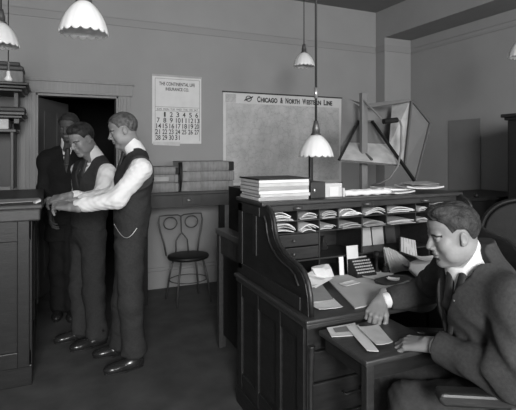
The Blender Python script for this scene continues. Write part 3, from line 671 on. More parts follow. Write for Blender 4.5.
fb = thing('file_box', 'dark file box with a small metal pull beside the magazines', 'box', (1.52, 2.36, 1.222))
MB().box(1.358, 1.456, 2.26, 2.52, 1.223, 1.315).build('box_body', 'cover', fb, bevel=.003)
MB().lathe([(0, .012), (.007, .008), (.007, -.008), (0, -.012)], (1.378, 2.256, 1.268), 10).build('pull', 'metal', fb, True)
cb = thing('card_box', 'grey card index box with a square white label', 'box', (1.64, 2.36, 1.222))
MB().box(1.460, 1.578, 2.27, 2.52, 1.223, 1.305).build('box_body', 'blotter', cb, bevel=.003); MB().box(1.490, 1.550, 2.266, 2.27, 1.230, 1.284).build('label', 'card', cb)
for i in range(2):
    y_ = 2.275+.05*i; b = MB().tube([(1.60+q*.0245, y_+.004*math.sin(q*2+i), 1.2405+.002*math.sin(q*1.7)) for q in range(15)], [.0165*(1+.12*math.sin(2.1*q+i)) for q in range(15)], 12)
    tag(b.build('rolled_papers', 'paper', None, True), ['white roll of papers at the front of the desk top beside the card index box', 'white roll of papers lying behind the front roll on the desk top'][i], 'papers')
tag(MB().box(1.583, 1.590, 2.262, 2.45, 1.223, 1.275).build('upright_envelope', 'card'), 'narrow white envelope standing beside the card index box', 'envelope')
cl = [((2.03, 2.32, .18, .15, 5), 'paper3', 'off-white newspaper on the desk top, left of the two flat piles'), ((2.10, 2.42, .26, .18, -8), 'paper', 'white newspaper at the back of the desk top'), ((2.22, 2.32, .26, .17, -14), 'paper3', 'pale newspaper hanging over the desk top\'s right half')]
for i, (r_, m_, lb) in enumerate(cl):
    for k in range(1): sheet('newspaper', rect(*r_), 1.2235+.012*i, m_, lb, 'newspaper', th=.010, curl=.010)
fan('loose_papers', (2.24, 2.33, 1.262), 4, .22, .15, -10, 'paper2', 'loose grey papers on the newspapers at the desk top\'s right', seed=8, tilt=.06, spread=16)

# dark post behind the low lamp
pt = thing('upright_rod', 'dark upright rod rising behind the low lamp', 'rod', (1.62, 2.72, 0))
MB().box(1.592, 1.617, 2.66, 2.685, 0, 1.47).build('rod', 'black', pt, bevel=.004); MB().box(1.53, 1.68, 2.60, 2.75, 0, .03).build('base', 'black', pt, bevel=.005)

# ------------------------------------------------------------------ stand of slanted boards behind the desk
hs = thing('display_stand', 'tall stand of slanted grey and pale boards behind the roll-top desk', 'stand', tuple(at(363.5, 190, 3.75).xy)+(0,))
def plate(name, pts, m, th=.014, parent=hs):
    P = [at(*p) for p in pts]; n = (P[1]-P[0]).cross(P[-1]-P[0]).normalized()
    return MB().prism(P, n*th).build(name, m, parent)
def bar(name, a, b_, r, m, parent=hs, n=4): return MB().tube([at(*a), at(*b_)], r, n).build(name, m, parent)
plate('left_board', [(342, 98, 4.0), (358, 105, 3.95), (359, 122, 3.9), (340, 157, 3.85)], 'board')
plate('back_board', [(356, 106, 4.1), (396, 104, 4.1), (394, 146, 4.1), (372, 146, 4.1), (358, 124, 4.1)], 'board')
plate('dark_board', [(359, 122, 3.85), (372, 122, 3.85), (388, 146, 3.85), (348, 145, 3.85)], 'boardd')
plate('lower_board', [(349, 142.5, 3.84), (387, 144, 3.84), (400, 165, 3.6), (339, 160, 3.6)], 'boardl')
plate('pale_board', [(392, 105, 3.95), (410, 101, 3.8), (405, 163, 3.7), (389, 145, 3.8)], 'boardl')
plate('right_board', [(412, 102, 3.8), (429, 123, 3.95), (415, 178, 3.85), (405, 164, 3.7)], 'board')
plate('top_board', [(349, 99, 4.1), (365, 104, 3.95), (409, 98.5, 3.8), (412, 101, 3.78), (366, 108, 3.93)], 'board')
bar('frame_rail', (359, 121, 3.82), (339, 160, 3.58), .012, 'black'); bar('frame_rail', (372, 121, 3.82), (414.5, 181, 3.56), .013, 'black'); bar('frame_rail', (357, 121.5, 3.83), (374, 121.5, 3.83), .012, 'black')
bar('corner_rail', (411.5, 101, 3.78), (405, 164, 3.68), .011, 'boardd'); bar('edge_rail', (412, 101, 3.79), (430, 123, 3.94), .010, 'boardd'); bar('edge_rail', (430, 123, 3.94), (415.5, 180, 3.84), .009, 'boardd'); bar('edge_rail', (339, 160, 3.59), (400, 165.5, 3.59), .009, 'black')
q = at(363.5, 93, 3.72); MB().box(q.x-.028, q.x+.028, q.y-.02, q.y+.02, 0, q.z).build('post', 'board', hs, bevel=.004)
MB().box(q.x-.25, q.x+.25, q.y-.22, q.y+.22, 0, .05).build('foot', 'boardd', hs, bevel=.01)
bar('stay', (363.5, 152, 3.74), (372, 160, 3.62), .012, 'boardd'); 
bar('handle', (383.5, 121.5, 3.55), (397, 120, 3.60), .021, 'leather', n=14)
MB().tube([at(*p) for p in ((397, 120, 3.6), (400, 121, 3.6), (401.5, 126, 3.6), (401, 150, 3.58), (398, 166, 3.55), (390, 178, 3.55), (381, 183, 3.6), (370, 186, 3.65))], .008, 10).build('hose', 'board', hs, True)
MB().tube([at(363.5, 100, 3.70), at(384, 121.5, 3.56)], .008, 8).build('arm', 'board', hs)

# ------------------------------------------------------------------ right side furniture
wd = thing('tall_cabinet', 'tall dark cabinet with moulded cornice at the right edge', 'cabinet', (4.03, 2.3, 0))
MB().box(3.66, 4.41, 1.95, 2.76, 0, 1.76).build('cabinet_body', 'counter', wd, bevel=.006)
b = MB(); b.box(3.62, 4.41, 1.91, 2.80, 1.785, 1.815); b.box(3.64, 4.41, 1.93, 2.78, 1.76, 1.785); b.build('cornice', 'counter', wd, bevel=.006)
b = MB(); b.box(3.648, 3.66, 1.97, 2.05, .05, 1.74); b.box(3.648, 3.66, 2.66, 2.74, .05, 1.74); b.box(3.648, 3.66, 2.05, 2.66, 1.64, 1.74); b.box(3.648, 3.66, 2.05, 2.66, .05, .16); b.build('side_frame', 'counter', wd, bevel=.004)
lb = thing('low_cabinet', 'low dark cabinet against the right wall behind the seated man', 'cabinet', (3.8, 3.3, 0))
MB().box(3.10, 4.41, 3.02, 3.60, 0, 1.03).build('cabinet_body', 'black', lb, bevel=.005); MB().box(3.06, 4.41, 2.98, 3.64, 1.03, 1.06).build('cabinet_top', 'counter', lb, bevel=.006)
tag(MB().lathe([(0, 0), (.02, 0), (.022, .02), (.01, .035), (0, .037)], (3.62, 3.05, 1.061), 14).build('inkwell', 'leather', None, True), 'tiny dark inkwell on the low cabinet by the right wall', 'inkwell')
rc = thing('round_back_chair', 'dark chair with a rounded back behind the seated man\'s shoulder', 'chair', (3.06, 2.20, 0), R(-50))
b = MB()
ar = lambda r, n=20: [(r*math.cos(math.pi*i/n), 0, .90+r*.95*math.sin(math.pi*i/n)) for i in range(n+1)]
b.prism([(.235, 0, .55)]+ar(.235)+[(-.235, 0, .55)], (0, .03, 0)); L_(b, 'back_panel', 'leather', rc, bevel=.01)
L_(MB().tube([(.255, .015, .45)]+[(x, .015, z) for x, y, z in ar(.255)]+[(-.255, .015, .45)], .018, 10), 'back_frame', 'black', rc, smooth=True)
L_(MB().box(-.25, .25, -.47, .03, .43, .49), 'seat', 'leather', rc, bevel=.02)
for x in (-.22, .22):
    for y in (-.44, 0): L_(MB().tube([(x, y, .43), (x*1.05, y, 0)], [.02, .015], 8), 'leg', 'black', rc, smooth=True)
#@@PEOPLE
# ------------------------------------------------------------------ people
def frame_fn(B, o):
    B = np.array(B); o = v3(o)
    return lambda p: tuple(o+B[0]*p[0]+B[1]*p[1]+B[2]*p[2])
def head_prims(B, o, sc=1., neck_to=None, jowl=1.):
    g = frame_fn(B, o); s = sc; E = lambda c, r, k=.012, sub=False: Ell(g([q*s for q in c]), [q*s for q in r], B, k*s, sub)
    P = [E((-.010, 0, .043), (.092, .075, .086)), E((.028, 0, -.010), (.062, .063, .085), .02), E((.030, 0, -.062), (.056, .052*jowl, .042), .02), E((.072, 0, -.092), (.020, .024, .018), .02),
         E((.040, 0, .060), (.052, .060, .042), .02), E((.078, 0, .031), (.014, .048, .011), .015)]
    for y in (-1, 1):
        P += [E((.058, y*.042, -.016), (.026, .020, .026), .02), E((.022, y*.050, -.055), (.045, .016, .03), .02)]
        P += [E((.099, y*.031, .012), (.013, .018, .013), .012, True), E((.077, y*.031, .011), (.0125, .0135, .0125), .004), E((.083, y*.032, .021), (.008, .016, .006), .006)]
    P += [Cap(g((.087*s, 0, .020*s)), g((.108*s, 0, -.018*s)), .0085*s, .0115*s, .010*s)]
    for y in (-1, 1): P += [E((.099, y*.012, -.024), (.011, .008, .008), .006)]
    P += [E((.088, 0, -.040), (.010, .016, .012), .01), E((.0915, 0, -.049), (.0095, .022, .0055), .005), E((.0895, 0, -.061), (.0095, .019, .0065), .005), E((.101, 0, -.0548), (.010, .022, .0016), .003, True), E((.088, 0, -.074), (.008, .016, .005), .006, True)]
    for y in (-1, 1):
        P += [E((-.006, y*.077, .002), (.0150, .008, .027), .006), E((-.004, y*.085, .004), (.0085, .005, .016), .004, True), E((.003, y*.077, -.017), (.008, .006, .010), .006)]
    if neck_to is not None:
        P += [Cap(g((-.022*s, 0, -.045*s)), neck_to, .056*s, .062*s, .03*s), Cap(g((.03*s, 0, -.08*s)), Vector(neck_to)+Vector(B[0])*.03, .035*s, .045*s, .03*s)]
    return P
def hair_mesh(B, o, sc, name, m, parent, style=0, thick=.007):
    g = frame_fn(B, o); s = sc; t = thick
    P = [Ell(g((-.010*s, 0, .045*s)), [(.094+t)*s, (.077+t)*s, (.088+t)*s], B, .01), Ell(g((.030*s, 0, .068*s)), [(.055+t*.8)*s, (.060+t)*s, (.045+t)*s], B, .02)]
    if style == 1: P += [Ell(g((.045*s, .012*s, .112*s)), [.050*s, .055*s, .026*s], B, .02)]
    o_ = v3(o); Bn = np.array(B)
    def post(F, x, y, z):
        q = [(x-o_[0])*Bn[i, 0]+(y-o_[1])*Bn[i, 1]+(z-o_[2])*Bn[i, 2] for i in range(3)]
        q = [a/s for a in q]; X, Y, Z = q
        wav = .0015*np.sin(150*Y+30*X+2*np.sin(60*Z))*np.sin(60*X+40*Z)+.0012*np.sin(330*Y+60*Z)
        ln = np.interp(X, [-.12, -.085, -.045, -.02, .012, .03, .05, .07, .085, .12], [-.020, -.026, -.012, .036, .042, .030, .070, .084, .089, .09])
        F = np.maximum(F+wav*1.2, (ln-Z)*.75*s)
        return F
    V, Q = sdf_mesh(P, .0028, post); return nplink(name, V, Q, m, parent)
def paint_head(o, B, c, sc, hairm, parent_mat):
    # brows, lips and eyes are areas of the body's own surface
    me = o.data; me.materials.append(M['hair']); me.materials.append(M['skind']); me.materials.append(M['eye'])
    n = len(me.polygons); C = np.empty(n*3); me.polygons.foreach_get('center', C); C = C.reshape(-1, 3)
    T = np.array(world(parent_mat).translation); Bn = np.array(B); L = ((C+T-v3(c)) @ Bn.T)/sc
    x, y, z = L.T; ay = np.abs(y); idx = np.zeros(n, dtype=np.int32)
    zb = .030-.006*((ay-.03)/.02)**2
    idx[(x > .055) & (ay > .012) & (ay < .052) & (np.abs(z-zb) < .0040)] = 1
    idx[(x > .080) & (ay < .021) & (z < -.045) & (z > -.0665)] = 2
    idx[(x > .06) & (ay > .021) & (ay < .041) & (np.abs(z-.0115) < .0042)] = 3
    me.polygons.foreach_set('material_index', idx)
def hand_prims(wrist, xd, dorsal, side, curls=None, thumb=(.5, .3), sc=1., spread=.10, wrist_back=.05):
    # xd: to the finger tips, dorsal: out of the back of the hand, side +1: thumb on +lateral
    x = Vector(xd).normalized(); zd = (Vector(dorsal)-x*Vector(dorsal).dot(x)).normalized(); y = zd.cross(x)*side; w_ = Vector(wrist); s = sc
    curls = curls or [(25, 35, 20)]*4; P = []
    pt = lambda a, b_, c_: w_+x*a*s+y*b_*s+zd*c_*s
    P.append(Cap(pt(-wrist_back, 0, 0), pt(.01, 0, 0), .026*s, .026*s, .012))
    kn = [(.090, .030, .002), (.094, .009, .004), (.089, -.012, .003), (.080, -.031, .000)]
    ln = [(.042, .026, .020), (.046, .029, .021), (.042, .027, .021), (.033, .020, .018)]
    for i, (k_, l_) in enumerate(zip(kn, ln)):
        P.append(Cap(pt(.005, k_[1]*.55, -.001), pt(*k_), .0165*s, .0118*s, .012))
    for i, (k_, l_) in enumerate(zip(kn, ln)):
        p = pt(*k_); a = 0; sp = spread*(1.5-i)*.6; r = [.0100, .0092, .0084, .0074]
        if i == 3: r = [q*.88 for q in r]
        for j in range(3):
            a += R(curls[i][j]); d_ = (x*math.cos(sp)+y*math.sin(sp)); d_ = d_*math.cos(a)-zd*math.sin(a); q = p+d_*l_[j]*s
            P.append(Cap(p, q, r[j]*s, r[j+1]*s, .004 if j else .006)); p = q
    b0 = pt(.018, .018, -.006); b1 = pt(.050, .044, -.016); P.append(Cap(b0, b1, .019*s, .0135*s, .012))
    d1 = (x*math.cos(thumb[0])+y*math.sin(thumb[0])-zd*.25).normalized(); q = b1+d1*.034*s; P.append(Cap(b1, q, .0125*s, .0105*s, .005))
    d2 = (x*math.cos(thumb[1])+y*math.sin(thumb[1])-zd*.35).normalized(); P.append(Cap(q, q+d2*.028*s, .0105*s, .0085*s, .004))
    return P
def join_np(parts):
    V = []; Q = []; n = 0
    for v, q in parts: V.append(v); Q.append(q+n); n += len(v)
    return np.concatenate(V), np.concatenate(Q)
def lerp(a, b_, t): return Vector(a)*(1-t)+Vector(b_)*t
def shoe(name, heel, d, parent, L=.27):
    d = Vector(d).normalized(); l = Vector((0, 0, 1)).cross(d); B = np.array([d, l, (0, 0, 1)]); h = Vector(heel); p = lambda a, b_, c_: h+d*a+l*b_+Vector((0, 0, c_))
    P = [Ell(p(L*.74, 0, .030), (L*.29, .047, .036), B, .02), Ell(p(L*.20, 0, .035), (L*.22, .037, .045), B, .03), Cap(p(L*.26, 0, .05), p(L*.22, 0, .105), .042, .046, .03), Ell(p(L*.45, 0, .035), (L*.30, .036, .04), B, .03)]
    def post(F, x, y, z): return np.maximum(F, .012-z)
    V, Q = sdf_mesh(P, .0045, post); o = nplink('shoe', V, Q, 'shoe', parent)
    b = MB(); n = 24; pts = []
    for i in range(n):
        a = 2*math.pi*i/n; ca, sa = math.cos(a), math.sin(a); ww = .046 if ca > 0 else .036
        pts.append(p(L*.5+L*.5*ca, ww*sa*(1-.12*abs(ca)), .001))
    b.prism(pts, (0, 0, .014)); q = b.build('sole', 'shoe', None); put(q, o) if False else put(q, parent)
    b = MB(); b.prism([p(.0, -.03, .001), p(.06, -.033, .001), p(.06, .033, .001), p(0, .03, .001)], (0, 0, .024)); 
    return o

def standing_man(root, hd, face, bodyf, neck, pelvis, shl, shr, ell, elr, wrl, wrr, hips_knees, hands, skin='skin', hairm='hair', hs=1., coat=False, seed=0, style=0, vz=.25, watch=False):
    """root thing; hd head centre; face direction; bodyf torso direction; left/right shoulders, elbows, wrists; legs ((hip,knee,ankle),(..)) left, right"""
    B = basis(face, (0, 0, 1)) if len(face) == 3 else None
    T = basis((bodyf[0], bodyf[1], 0)); lat = Vector(T[1]); fw = Vector(T[0])
    neck = Vector(neck); pelvis = Vector(pelvis); chest = lerp(pelvis, neck, .70); waist = lerp(pelvis, neck, .33)
    # --- body
    parts = [sdf_mesh(head_prims(B, hd, hs, neck), .0026)]
    bp = [Slab(chest-Vector((0, 0, .05)), chest+Vector((0, 0, .06)), lat, .13, .085, .14, .08, .05), Slab(waist, chest, lat, .115, .08, .13, .085, .05), Slab(pelvis, waist, lat, .135, .09, .115, .08, .05), Cap(chest, neck, .07, .055, .05)]
    for sh, el, wr in ((shl, ell, wrl), (shr, elr, wrr)): bp += [Cap(lerp(chest, sh, .5), sh, .05, .045, .05), Cap(sh, el, .045, .035, .03), Cap(el, wr, .036, .024, .02)]
    for h_, k_, a_ in hips_knees: bp += [Cap(h_, k_, .075, .05, .05), Cap(k_, a_, .05, .035, .03)]
    parts.append(sdf_mesh(bp, .011))
    for hp in hands: parts.append(sdf_mesh(hp, .0024))
    V, Q = join_np(parts); body = nplink('body', V, Q, skin, root); paint_head(body, B, hd, hs, hairm, root)
    hair_mesh(B, hd, hs, 'hair', hairm, root, style)
    # --- shirt
    up = Vector((0, 0, 1)); V_z = float(chest.z-.10+0)+0
    sp = [Slab(waist, chest, lat, .135, .095, .155, .10, .05), Slab(chest, lerp(chest, neck, .70), lat, .150, .098, .080, .066, .06)]
    if not coat:
        for sh, el, wr in ((shl, ell, wrl), (shr, elr, wrr)):
            e2 = lerp(el, wr, .93); sp += [Cap(lerp(chest+Vector((0, 0, .08)), sh, .6), sh, .062, .068, .05), Cap(sh, el, .070, .060, .03), Cap(el, lerp(el, wr, .72), .060, .050, .03), Cap(lerp(el, wr, .70), e2, .046, .037, .008, True)]
    n0 = lerp(neck, hd, .10); n1 = lerp(neck, hd, .75); ax = (n1-n0).normalized()
    sp2 = [Cap(n0-ax*.03+fw*.004, n1+fw*.004, .072*hs, .0635*hs, .0, True)]
    def cpost(F, x, y, z):
        q, w_ = [(x-hd.x)*B[i][0]+(y-hd.y)*B[i][1]+(z-hd.z)*B[i][2] for i in (0, 2)]
        return np.maximum(F, (w_+.062*hs+.55*np.clip(q+.05, 0, 1)))
    fn = cloth_noise(.0045, 46, seed, .0025)
    def fn2(F, x, y, z):
        X, Y = [(x-chest.x)*T[i][0]+(y-chest.y)*T[i][1] for i in (0, 1)]
        return F+(fn(F, x, y, z)-F)*np.clip((np.sqrt(X*X+Y*Y)-.17)/.04, 0, 1)
    parts = [sdf_mesh(sp, .006, fn2), sdf_mesh(sp2, .0035, cpost)]
    V, Q = join_np(parts); nplink('shirt', V, Q, 'shirt', root)
    # --- tie
    tz = lerp(neck, chest, .10)+fw*.080; tp = [Ell(tz, (.018, .02, .022), T, .01), Slab(tz, lerp(neck, chest, .8)+fw*.118, lat, .020, .012, .032, .012, .01), Slab(lerp(neck, chest, .8)+fw*.118, waist+fw*.10, lat, .032, .012, .032, .012, .01)]
    V, Q = sdf_mesh(tp, .004); nplink('tie', V, Q, 'tie', root)
    # --- vest or coat
    o_ = v3(chest); Tn = np.array(T)
    vp = [Slab(pelvis+up*(.05 if not coat else -.05), waist, lat, .172, .120, .155, .118, .05, flata=True), Slab(waist, chest, lat, .155, .118, .172, .124, .05), Slab(chest, lerp(chest, neck, .72), lat, .172, .122, .112, .090, .06)]
    for sh in (shl, shr):
        vp += [Cap(lerp(neck, sh, .30)-up*.03, sh-up*.0, .064, .084, .05), Cap(lerp(chest, sh, .5), sh-up*.05, .08, .084, .05)]
    if coat:
        for sh, el, wr in ((shl, ell, wrl), (shr, elr, wrr)): vp += [Cap(lerp(neck, sh, .6), sh, .07, .075, .05), Cap(sh, el, .075, .062, .03), Cap(el, lerp(el, wr, .95), .062, .047, .03, True)]
        vp += [Slab(pelvis-up*.22, pelvis-up*.03, lat, .19, .13, .175, .12, .05, flata=True)]
    def post(F, x, y, z):
        F = cloth_noise(.0035, 40, seed+1, .001)(F, x, y, z)
        X, Y, Z = [(x-o_[0])*Tn[i, 0]+(y-o_[1])*Tn[i, 1]+(z-o_[2])*Tn[i, 2] for i in range(3)]
        vcut = np.maximum(np.abs(Y)-(Z+.05)*(.42 if not coat else .20), -X+.01)
        F = np.maximum(F, -vcut)
        if not coat:                                     # arm holes
            for sh in (shl, shr):
                s_ = v3(sh); oz = Vector(sh)-chest; sg = 1 if oz.dot(lat) > 0 else -1
                q = sg*((x-s_[0])*Tn[1, 0]+(y-s_[1])*Tn[1, 1])+.020
                F = np.maximum(F, np.where(z > chest.z-.10, q, -1))
        return F
    V, Q = sdf_mesh(vp, .0055, post); nplink('coat' if coat else 'vest', V, Q, 'black_suit' if coat else 'vest', root)
    # --- trousers
    tp = [Slab(pelvis-up*.02, pelvis+up*.10, lat, .165, .112, .150, .105, .05)]
    for h_, k_, a_ in hips_knees: tp += [Cap(h_, k_, .098, .082, .04), Cap(k_, Vector(a_)+Vector((0, 0, .02)), .082, .074, .04), Slab(lerp(k_, a_, .8), Vector(a_)-Vector((0, 0, .0)), lat, .07, .078, .070, .088, .02, True)]
    V, Q = sdf_mesh(tp, .0075, cloth_noise(.005, 30, seed+3, .002)); nplink('trousers', V, Q, 'black_suit' if coat else 'trousers', root)
    if watch:
        MB().tube([at(137, 228, 3.10).lerp(at(114, 224, 3.12), t)-up*.075*math.sin(math.pi*t)+(lat*.025)*math.sin(math.pi*t) for t in [i/14 for i in range(15)]], .0022, 6).build('watch_chain', 'chain', root)
    return fw

# nearer standing man ------------------------------------------------
m2 = thing('person', 'grey-haired man standing in dark vest and white shirt, nearer to us at the counter', 'person', (.46, 3.3, 0), group=None)
hd = at(124, 131.5, 3.22); nk = at(135.5, 151, 3.25); pv = at(131, 240, 3.28)
shl, shr = at(141, 169, 3.08), at(132, 167, 3.42)
ell, elr = at(117, 199, 3.00), at(112, 196, 3.45)
wrl, wrr = at(72, 207, 3.02), at(76, 200, 3.42)
pl, pr = at(129, 246, 3.18), at(130, 246, 3.38)
kl, kr = at(131, 303, 3.13), at(124, 300, 3.33)
al, ar_ = at(134, 353, 3.16), at(122, 345, 3.37)
hL = hand_prims(wrl, at(46, 203, 3.10)-wrl, (0, -.45, .9), -1, [(18, 48, 25), (16, 50, 25), (18, 52, 25), (22, 55, 25)], (.45, .1), 1.15)
hR = hand_prims(wrr, at(56, 200, 3.45)-wrr, (0, .3, .9), 1, [(18, 45, 25)]*4, (.5, .2), 1.1)
standing_man(m2, hd, (-.93, .10, -.30), (-.97, .10), nk, pv, shl, shr, ell, elr, wrl, wrr, ((pl, kl, al), (pr, kr, ar_)), [hL, hR], hairm='hairg', hs=.98, seed=1, watch=True)
for a_, dd in ((al, (-1, -.12)), (ar_, (-1, .05))): shoe('shoe', (a_.x+.065, a_.y, 0), (dd[0], dd[1], 0), m2, .265)
# farther standing man ------------------------------------------------
m1 = thing('person', 'dark-haired younger man in vest, white shirt and tie bending over the counter', 'person', (.28, 3.8, 0))
hd = at(82.5, 140, 3.60); nk = at(94.5, 157, 3.72); pv = at(88, 232, 3.78)
shl, shr = at(107, 173, 3.64), at(80, 170, 3.92)
ell, elr = at(100, 199, 3.50), at(80, 200, 3.92)
wrl, wrr = at(64, 197, 3.42), at(60, 199, 3.74)
pl, pr = at(93, 238, 3.74), at(82, 238, 3.86)
kl, kr = at(94, 292, 3.62), at(80, 289, 3.73)
al, ar_ = at(97.5, 338, 3.54), at(82, 333, 3.66)
hL = hand_prims(wrl, at(42, 202, 3.46)-wrl, (-.1, -.5, .85), -1, [(18, 40, 25)]*4, (.5, .2), 1.12)
hR = hand_prims(wrr, at(44, 199, 3.66)-wrr, (0, .2, .9), 1, [(30, 35, 20)]*4, (.5, .2))
standing_man(m1, hd, (-.74, -.50, -.48), (-.80, -.55), nk, pv, shl, shr, ell, elr, wrl, wrr, ((pl, kl, al), (pr, kr, ar_)), [hL, hR], hs=1.02, seed=2, style=1)
for a_, dd in ((al, (-1, -.25)), (ar_, (-1, -.15))): shoe('shoe', (a_.x+.07, a_.y, 0), (dd[0], dd[1], 0), m1, .275)
# man in the dark by the doorway ---------------------------------------
m3 = thing('person', 'shadowy man in a black coat standing in front of the dark doorway', 'person', (.13, 4.45, 0))
hd = at(69.5, 128, 4.12); nk = at(69, 148, 4.2); pv = at(66, 215, 4.2)
shl, shr = at(88, 160, 4.15), at(48, 160, 4.18); ell, elr = at(90, 190, 4.15), at(44, 190, 4.15); wrl, wrr = at(84, 214, 4.05), at(50, 212, 4.02)
hips = ((at(71, 222, 4.18), at(72, 268, 4.15), at(73, 308, 4.16)), (at(60, 222, 4.2), at(59, 268, 4.16), at(59, 308, 4.17)))
hL = hand_prims(wrl, (-.1, -.3, -.8), (.9, 0, 0), 1); hR = hand_prims(wrr, (.05, -.3, -.8), (-.9, 0, 0), -1)
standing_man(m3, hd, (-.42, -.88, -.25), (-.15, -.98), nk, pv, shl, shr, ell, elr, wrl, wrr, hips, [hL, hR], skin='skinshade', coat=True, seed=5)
for h_ in hips: shoe('shoe', (h_[2].x, h_[2].y+.07, 0), (-.1, -1, 0), m3)

# seated man ------------------------------------------------------------
ms = thing('person', 'man in grey suit with white collar seated at the desk on the right', 'person', (1.6, 1.2, 0))
hd = at(454.5, 236, 1.75); face = Vector((-.905, .425, -.24)); HS = .965; HB = basis(face); TS = basis((-.94, .34, 0)); fw = Vector(TS[0]); lat = Vector(TS[1]); up = Vector((0, 0, 1))
nk = Vector((1.482, 1.262, 1.088)); pv = Vector((1.645, 1.19, .575)); chest = Vector((1.508, 1.240, .93)); waist = Vector((1.58, 1.21, .74))
shl = Vector((1.435, 1.075, 1.005)); shr = Vector((1.545, 1.43, 1.01))
ell = Vector((1.375, 1.005, .755)); wrl = Vector((1.300, 1.300, .770))
elr = Vector((1.60, 1.655, .815)); wrr = Vector((1.395, 1.70, .800))
hipL, hipR = pv+lat*.10, pv-lat*.10; kneeL = Vector((1.235, 1.335, .555)); kneeR = Vector((1.30, 1.52, .57)); ankL = Vector((1.24, 1.44, .10)); ankR = Vector((1.33, 1.56, .10))
kneeL.z = .545; kneeR.z = .545
parts = [sdf_mesh(head_prims(HB, hd, HS, nk-up*.02, jowl=1.10), .0022)]
bp = [Slab(waist, chest, lat, .12, .09, .14, .09, .05), Slab(pv, waist, lat, .14, .10, .12, .09, .05), Cap(chest, nk, .08, .058, .05)]
for sh, el, wr in ((shl, ell, wrl), (shr, elr, wrr)): bp += [Cap(lerp(chest, sh, .5), sh, .05, .045, .05), Cap(sh, el, .045, .036, .03), Cap(el, wr, .037, .025, .02)]
for h_, k_, a_ in ((hipL, kneeL, ankL), (hipR, kneeR, ankR)): bp += [Cap(h_, k_, .065, .045, .05), Cap(k_, a_, .045, .035, .03)]
parts.append(sdf_mesh(bp, .010))
h1 = hand_prims(wrl, Vector((1.235, 1.465, .728))-wrl, (-.15, -.12, .95), -1, [(22, 30, 15), (24, 32, 16), (26, 34, 16), (30, 36, 16)], (.55, .15), 1.08)
h2 = hand_prims(wrr, Vector((1.30, 1.650, .735))-wrr, (-.35, -.45, .75), 1, [(50, 62, 30), (56, 68, 32), (60, 70, 34), (62, 70, 34)], (.30, -.25), 1.0)
parts += [sdf_mesh(h1, .0021), sdf_mesh(h2, .0021)]
V, Q = join_np(parts); body = nplink('body', V, Q, 'skin', ms); paint_head(body, HB, hd, HS, 'hair', ms)
hair_mesh(HB, hd, HS, 'hair', 'hair', ms, 1, .004)
# shirt with stiff collar and cuffs
ax = (hd-nk).normalized()
sp = [Slab(waist, chest, lat, .13, .115, .15, .118, .05), Slab(chest, lerp(chest, nk, .7), lat, .15, .118, .09, .085, .06)]
c0 = lerp(nk, hd, .10)+Vector((0, 0, 0)); c1 = lerp(nk, hd, .50)+fw*.006
def sleeve(sh, el, wr): return [Cap(lerp(chest, sh, .6), sh, .05, .052, .05), Cap(sh, el, .052, .045, .03), Cap(el, lerp(el, wr, .955), .045, .034, .02, True)]
def collar_post(F, x, y, z):          # the collar dips under the chin
    q = (x-hd.x)*HB[0][0]+(y-hd.y)*HB[0][1]+(z-hd.z)*HB[0][2]; w_ = (x-hd.x)*HB[2][0]+(y-hd.y)*HB[2][1]+(z-hd.z)*HB[2][2]
    return np.maximum(F, w_+.090+.8*np.clip(q, -.085, .02))
V, Q = join_np([sdf_mesh(sp+sleeve(shl, ell, wrl)+sleeve(shr, elr, wrr), .0045, cloth_noise(.001, 40, 3)), sdf_mesh([Cap(nk-up*.045+fw*.022, hd-ax*.02-fw*.002, .084, .0635, 0)], .003, collar_post)])
nplink('shirt', V, Q, 'shirt', ms)
k0 = lerp(nk, chest, .03)+fw*.088+up*.0; k1 = chest+fw*.140-up*.02; k2 = waist+fw*.13
V, Q = sdf_mesh([Ell(k0, (.020, .020, .022), TS, .01), Slab(k0, k1, lat, .018, .012, .030, .012, .01), Slab(k1, k2, lat, .03, .012, .032, .012, .01)], .0035); nplink('tie', V, Q, 'tie', ms)
# jacket
jp = [Slab(pv-up*.04+fw*.03, waist+fw*.03, lat, .185, .155, .168, .150, .05, flata=True), Slab(waist+fw*.03, chest+fw*.015, lat, .168, .150, .180, .145, .05), Slab(chest, lerp(chest, nk, .62), lat, .180, .140, .125, .105, .06), Slab(lerp(chest, nk, .5), lerp(chest, nk, 1.30)-fw*.016, lat, .13, .10, .074, .076, .04),
      Cap(lerp(nk, shl, .2)-up*.035, shl-up*.005, .058, .064, .05), Cap(lerp(nk, shr, .2)-up*.035, shr-up*.005, .058, .068, .05),
      Cap(shl, ell, .066, .072, .03), Cap(ell, lerp(ell, wrl, .88), .070, .057, .03, True), Cap(shr, elr, .072, .064, .03), Cap(elr, lerp(elr, wrr, .82), .064, .050, .03, True)]
cl0 = chest
def jpost(F, x, y, z):
    X, Y, Z = [(x-cl0.x)*TS[i][0]+(y-cl0.y)*TS[i][1]+(z-cl0.z)*TS[i][2] for i in range(3)]
    F = np.maximum(F, -np.maximum(np.abs(Y+.0)-(Z+.15)*.32, -X+.035))
    q = (x-hd.x)*HB[0][0]+(y-hd.y)*HB[0][1]+(z-hd.z)*HB[0][2]; w_ = (x-hd.x)*HB[2][0]+(y-hd.y)*HB[2][1]+(z-hd.z)*HB[2][2]
    F = np.maximum(F, np.minimum(w_+.116+.8*np.clip(q, -.085, .06), .10-np.abs(Y)))
    # sleeve folds gather at the elbow
    for e_, amp in ((ell, .009), (elr, .008)):
        r2 = (x-e_.x)**2+(y-e_.y)**2+(z-e_.z)**2
        F = F+amp*np.sin(75*(x*.5+y*.9-z*.8)+2*np.sin(22*x+13*z))*np.exp(-r2/.025)
    F = F+.0048*np.sin(34*(y*.8+z*.8)+2.2*np.sin(14*x+3))*np.sin(18*(z-x)+1.)
    return F
V, Q = sdf_mesh(jp, .0042, jpost); jk = nplink('jacket', V, Q, 'suit', ms)
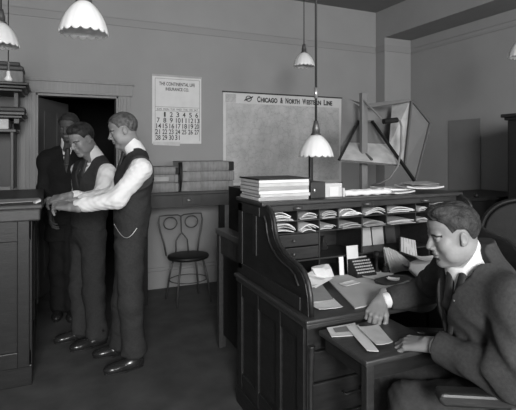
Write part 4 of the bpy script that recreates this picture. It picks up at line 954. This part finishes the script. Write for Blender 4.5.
# lapels, pinned button
for sg in (-1, 1):
    a_ = lerp(nk, chest, .30)+lat*sg*.075+fw*.095; b_ = chest+fw*.140+lat*sg*.045-up*.03; c_ = chest+fw*.140-up*.145+lat*sg*.006
    lp = [Slab(a_, b_, lat, .020, .010, .036, .010, .006), Slab(b_, c_, lat, .036, .010, .010, .007, .01)]
    V, Q = sdf_mesh(lp, .0032); nplink('lapel', V, Q, 'suit', jk)
MB().lathe([(0, .004), (.006, .003), (.006, -.003), (0, -.004)], tuple(chest+fw*.148+lat*.068+up*.02), 10).build('lapel_pin', 'metal', jk, True)
# trousers and shoes
tp = [Slab(pv-up*.01, pv+up*.08, lat, .17, .125, .155, .115, .05)]
for h_, k_, a_ in ((hipL, kneeL, ankL), (hipR, kneeR, ankR)): tp += [Cap(h_, k_, .095, .078, .05), Cap(k_, a_, .078, .068, .03, True)]
V, Q = sdf_mesh(tp, .0065, cloth_noise(.005, 34, 4, .003)); nplink('trousers', V, Q, 'trousers', ms)
for a_ in (ankL, ankR): shoe('shoe', (a_.x+.06, a_.y-.04, 0), (-.87, .5, 0), ms)
V = []
# armchair of the seated man
ac = thing('desk_armchair', 'dark wooden armchair on which the man in the suit sits', 'chair', (1.66, 1.18, 0), math.atan2(.5, -.87))
# local +x is forwards
L_(MB().box(-.25, .22, -.25, .25, .40, .45), 'seat', 'black', ac, bevel=.018)
for sg in (-1, 1):
    L_(MB().prism([(-.27, sg*.262-.032, .650), (.385, sg*.262-.032, .653), (.405, sg*.262-.032, .672), (.395, sg*.262-.032, .698), (-.27, sg*.262-.032, .695)], (0, .064, 0)), 'armrest', 'oakh', ac, bevel=.010)
    L_(MB().tube([(.15, sg*.24, .44), (.18, sg*.28, .56), (.17, sg*.285, .665)], [.018, .020, .015], 10), 'arm_post', 'oakh', ac, smooth=True)
    L_(MB().tube([(-.23, sg*.23, .44), (-.28, sg*.24, .75), (-.33, sg*.23, 1.02)], .018, 10), 'back_post', 'oakh', ac, smooth=True)
L_(MB().tube([(-.33+.04*math.cos(a*3.14), .26*a, 1.03-.03*a*a) for a in [i/8-1 for i in range(17)]], .028, 10), 'back_rail', 'oakh', ac, smooth=True)
for i in range(5): L_(MB().tube([(-.235, -.16+.08*i, .45), (-.31, -.17+.085*i, 1.01)], .009, 8), 'back_spindle', 'oakh', ac, smooth=True)
L_(MB().tube([(0, 0, .10), (0, 0, .40)], .03, 12), 'swivel_post', 'wire', ac, smooth=True)
for k in range(4):
    a = R(45+90*k); L_(MB().tube([(0, 0, .14), (.15*math.cos(a), .15*math.sin(a), .12), (.27*math.cos(a), .27*math.sin(a), .03)], [.03, .024, .02], 8), 'foot', 'oak', ac, smooth=True)
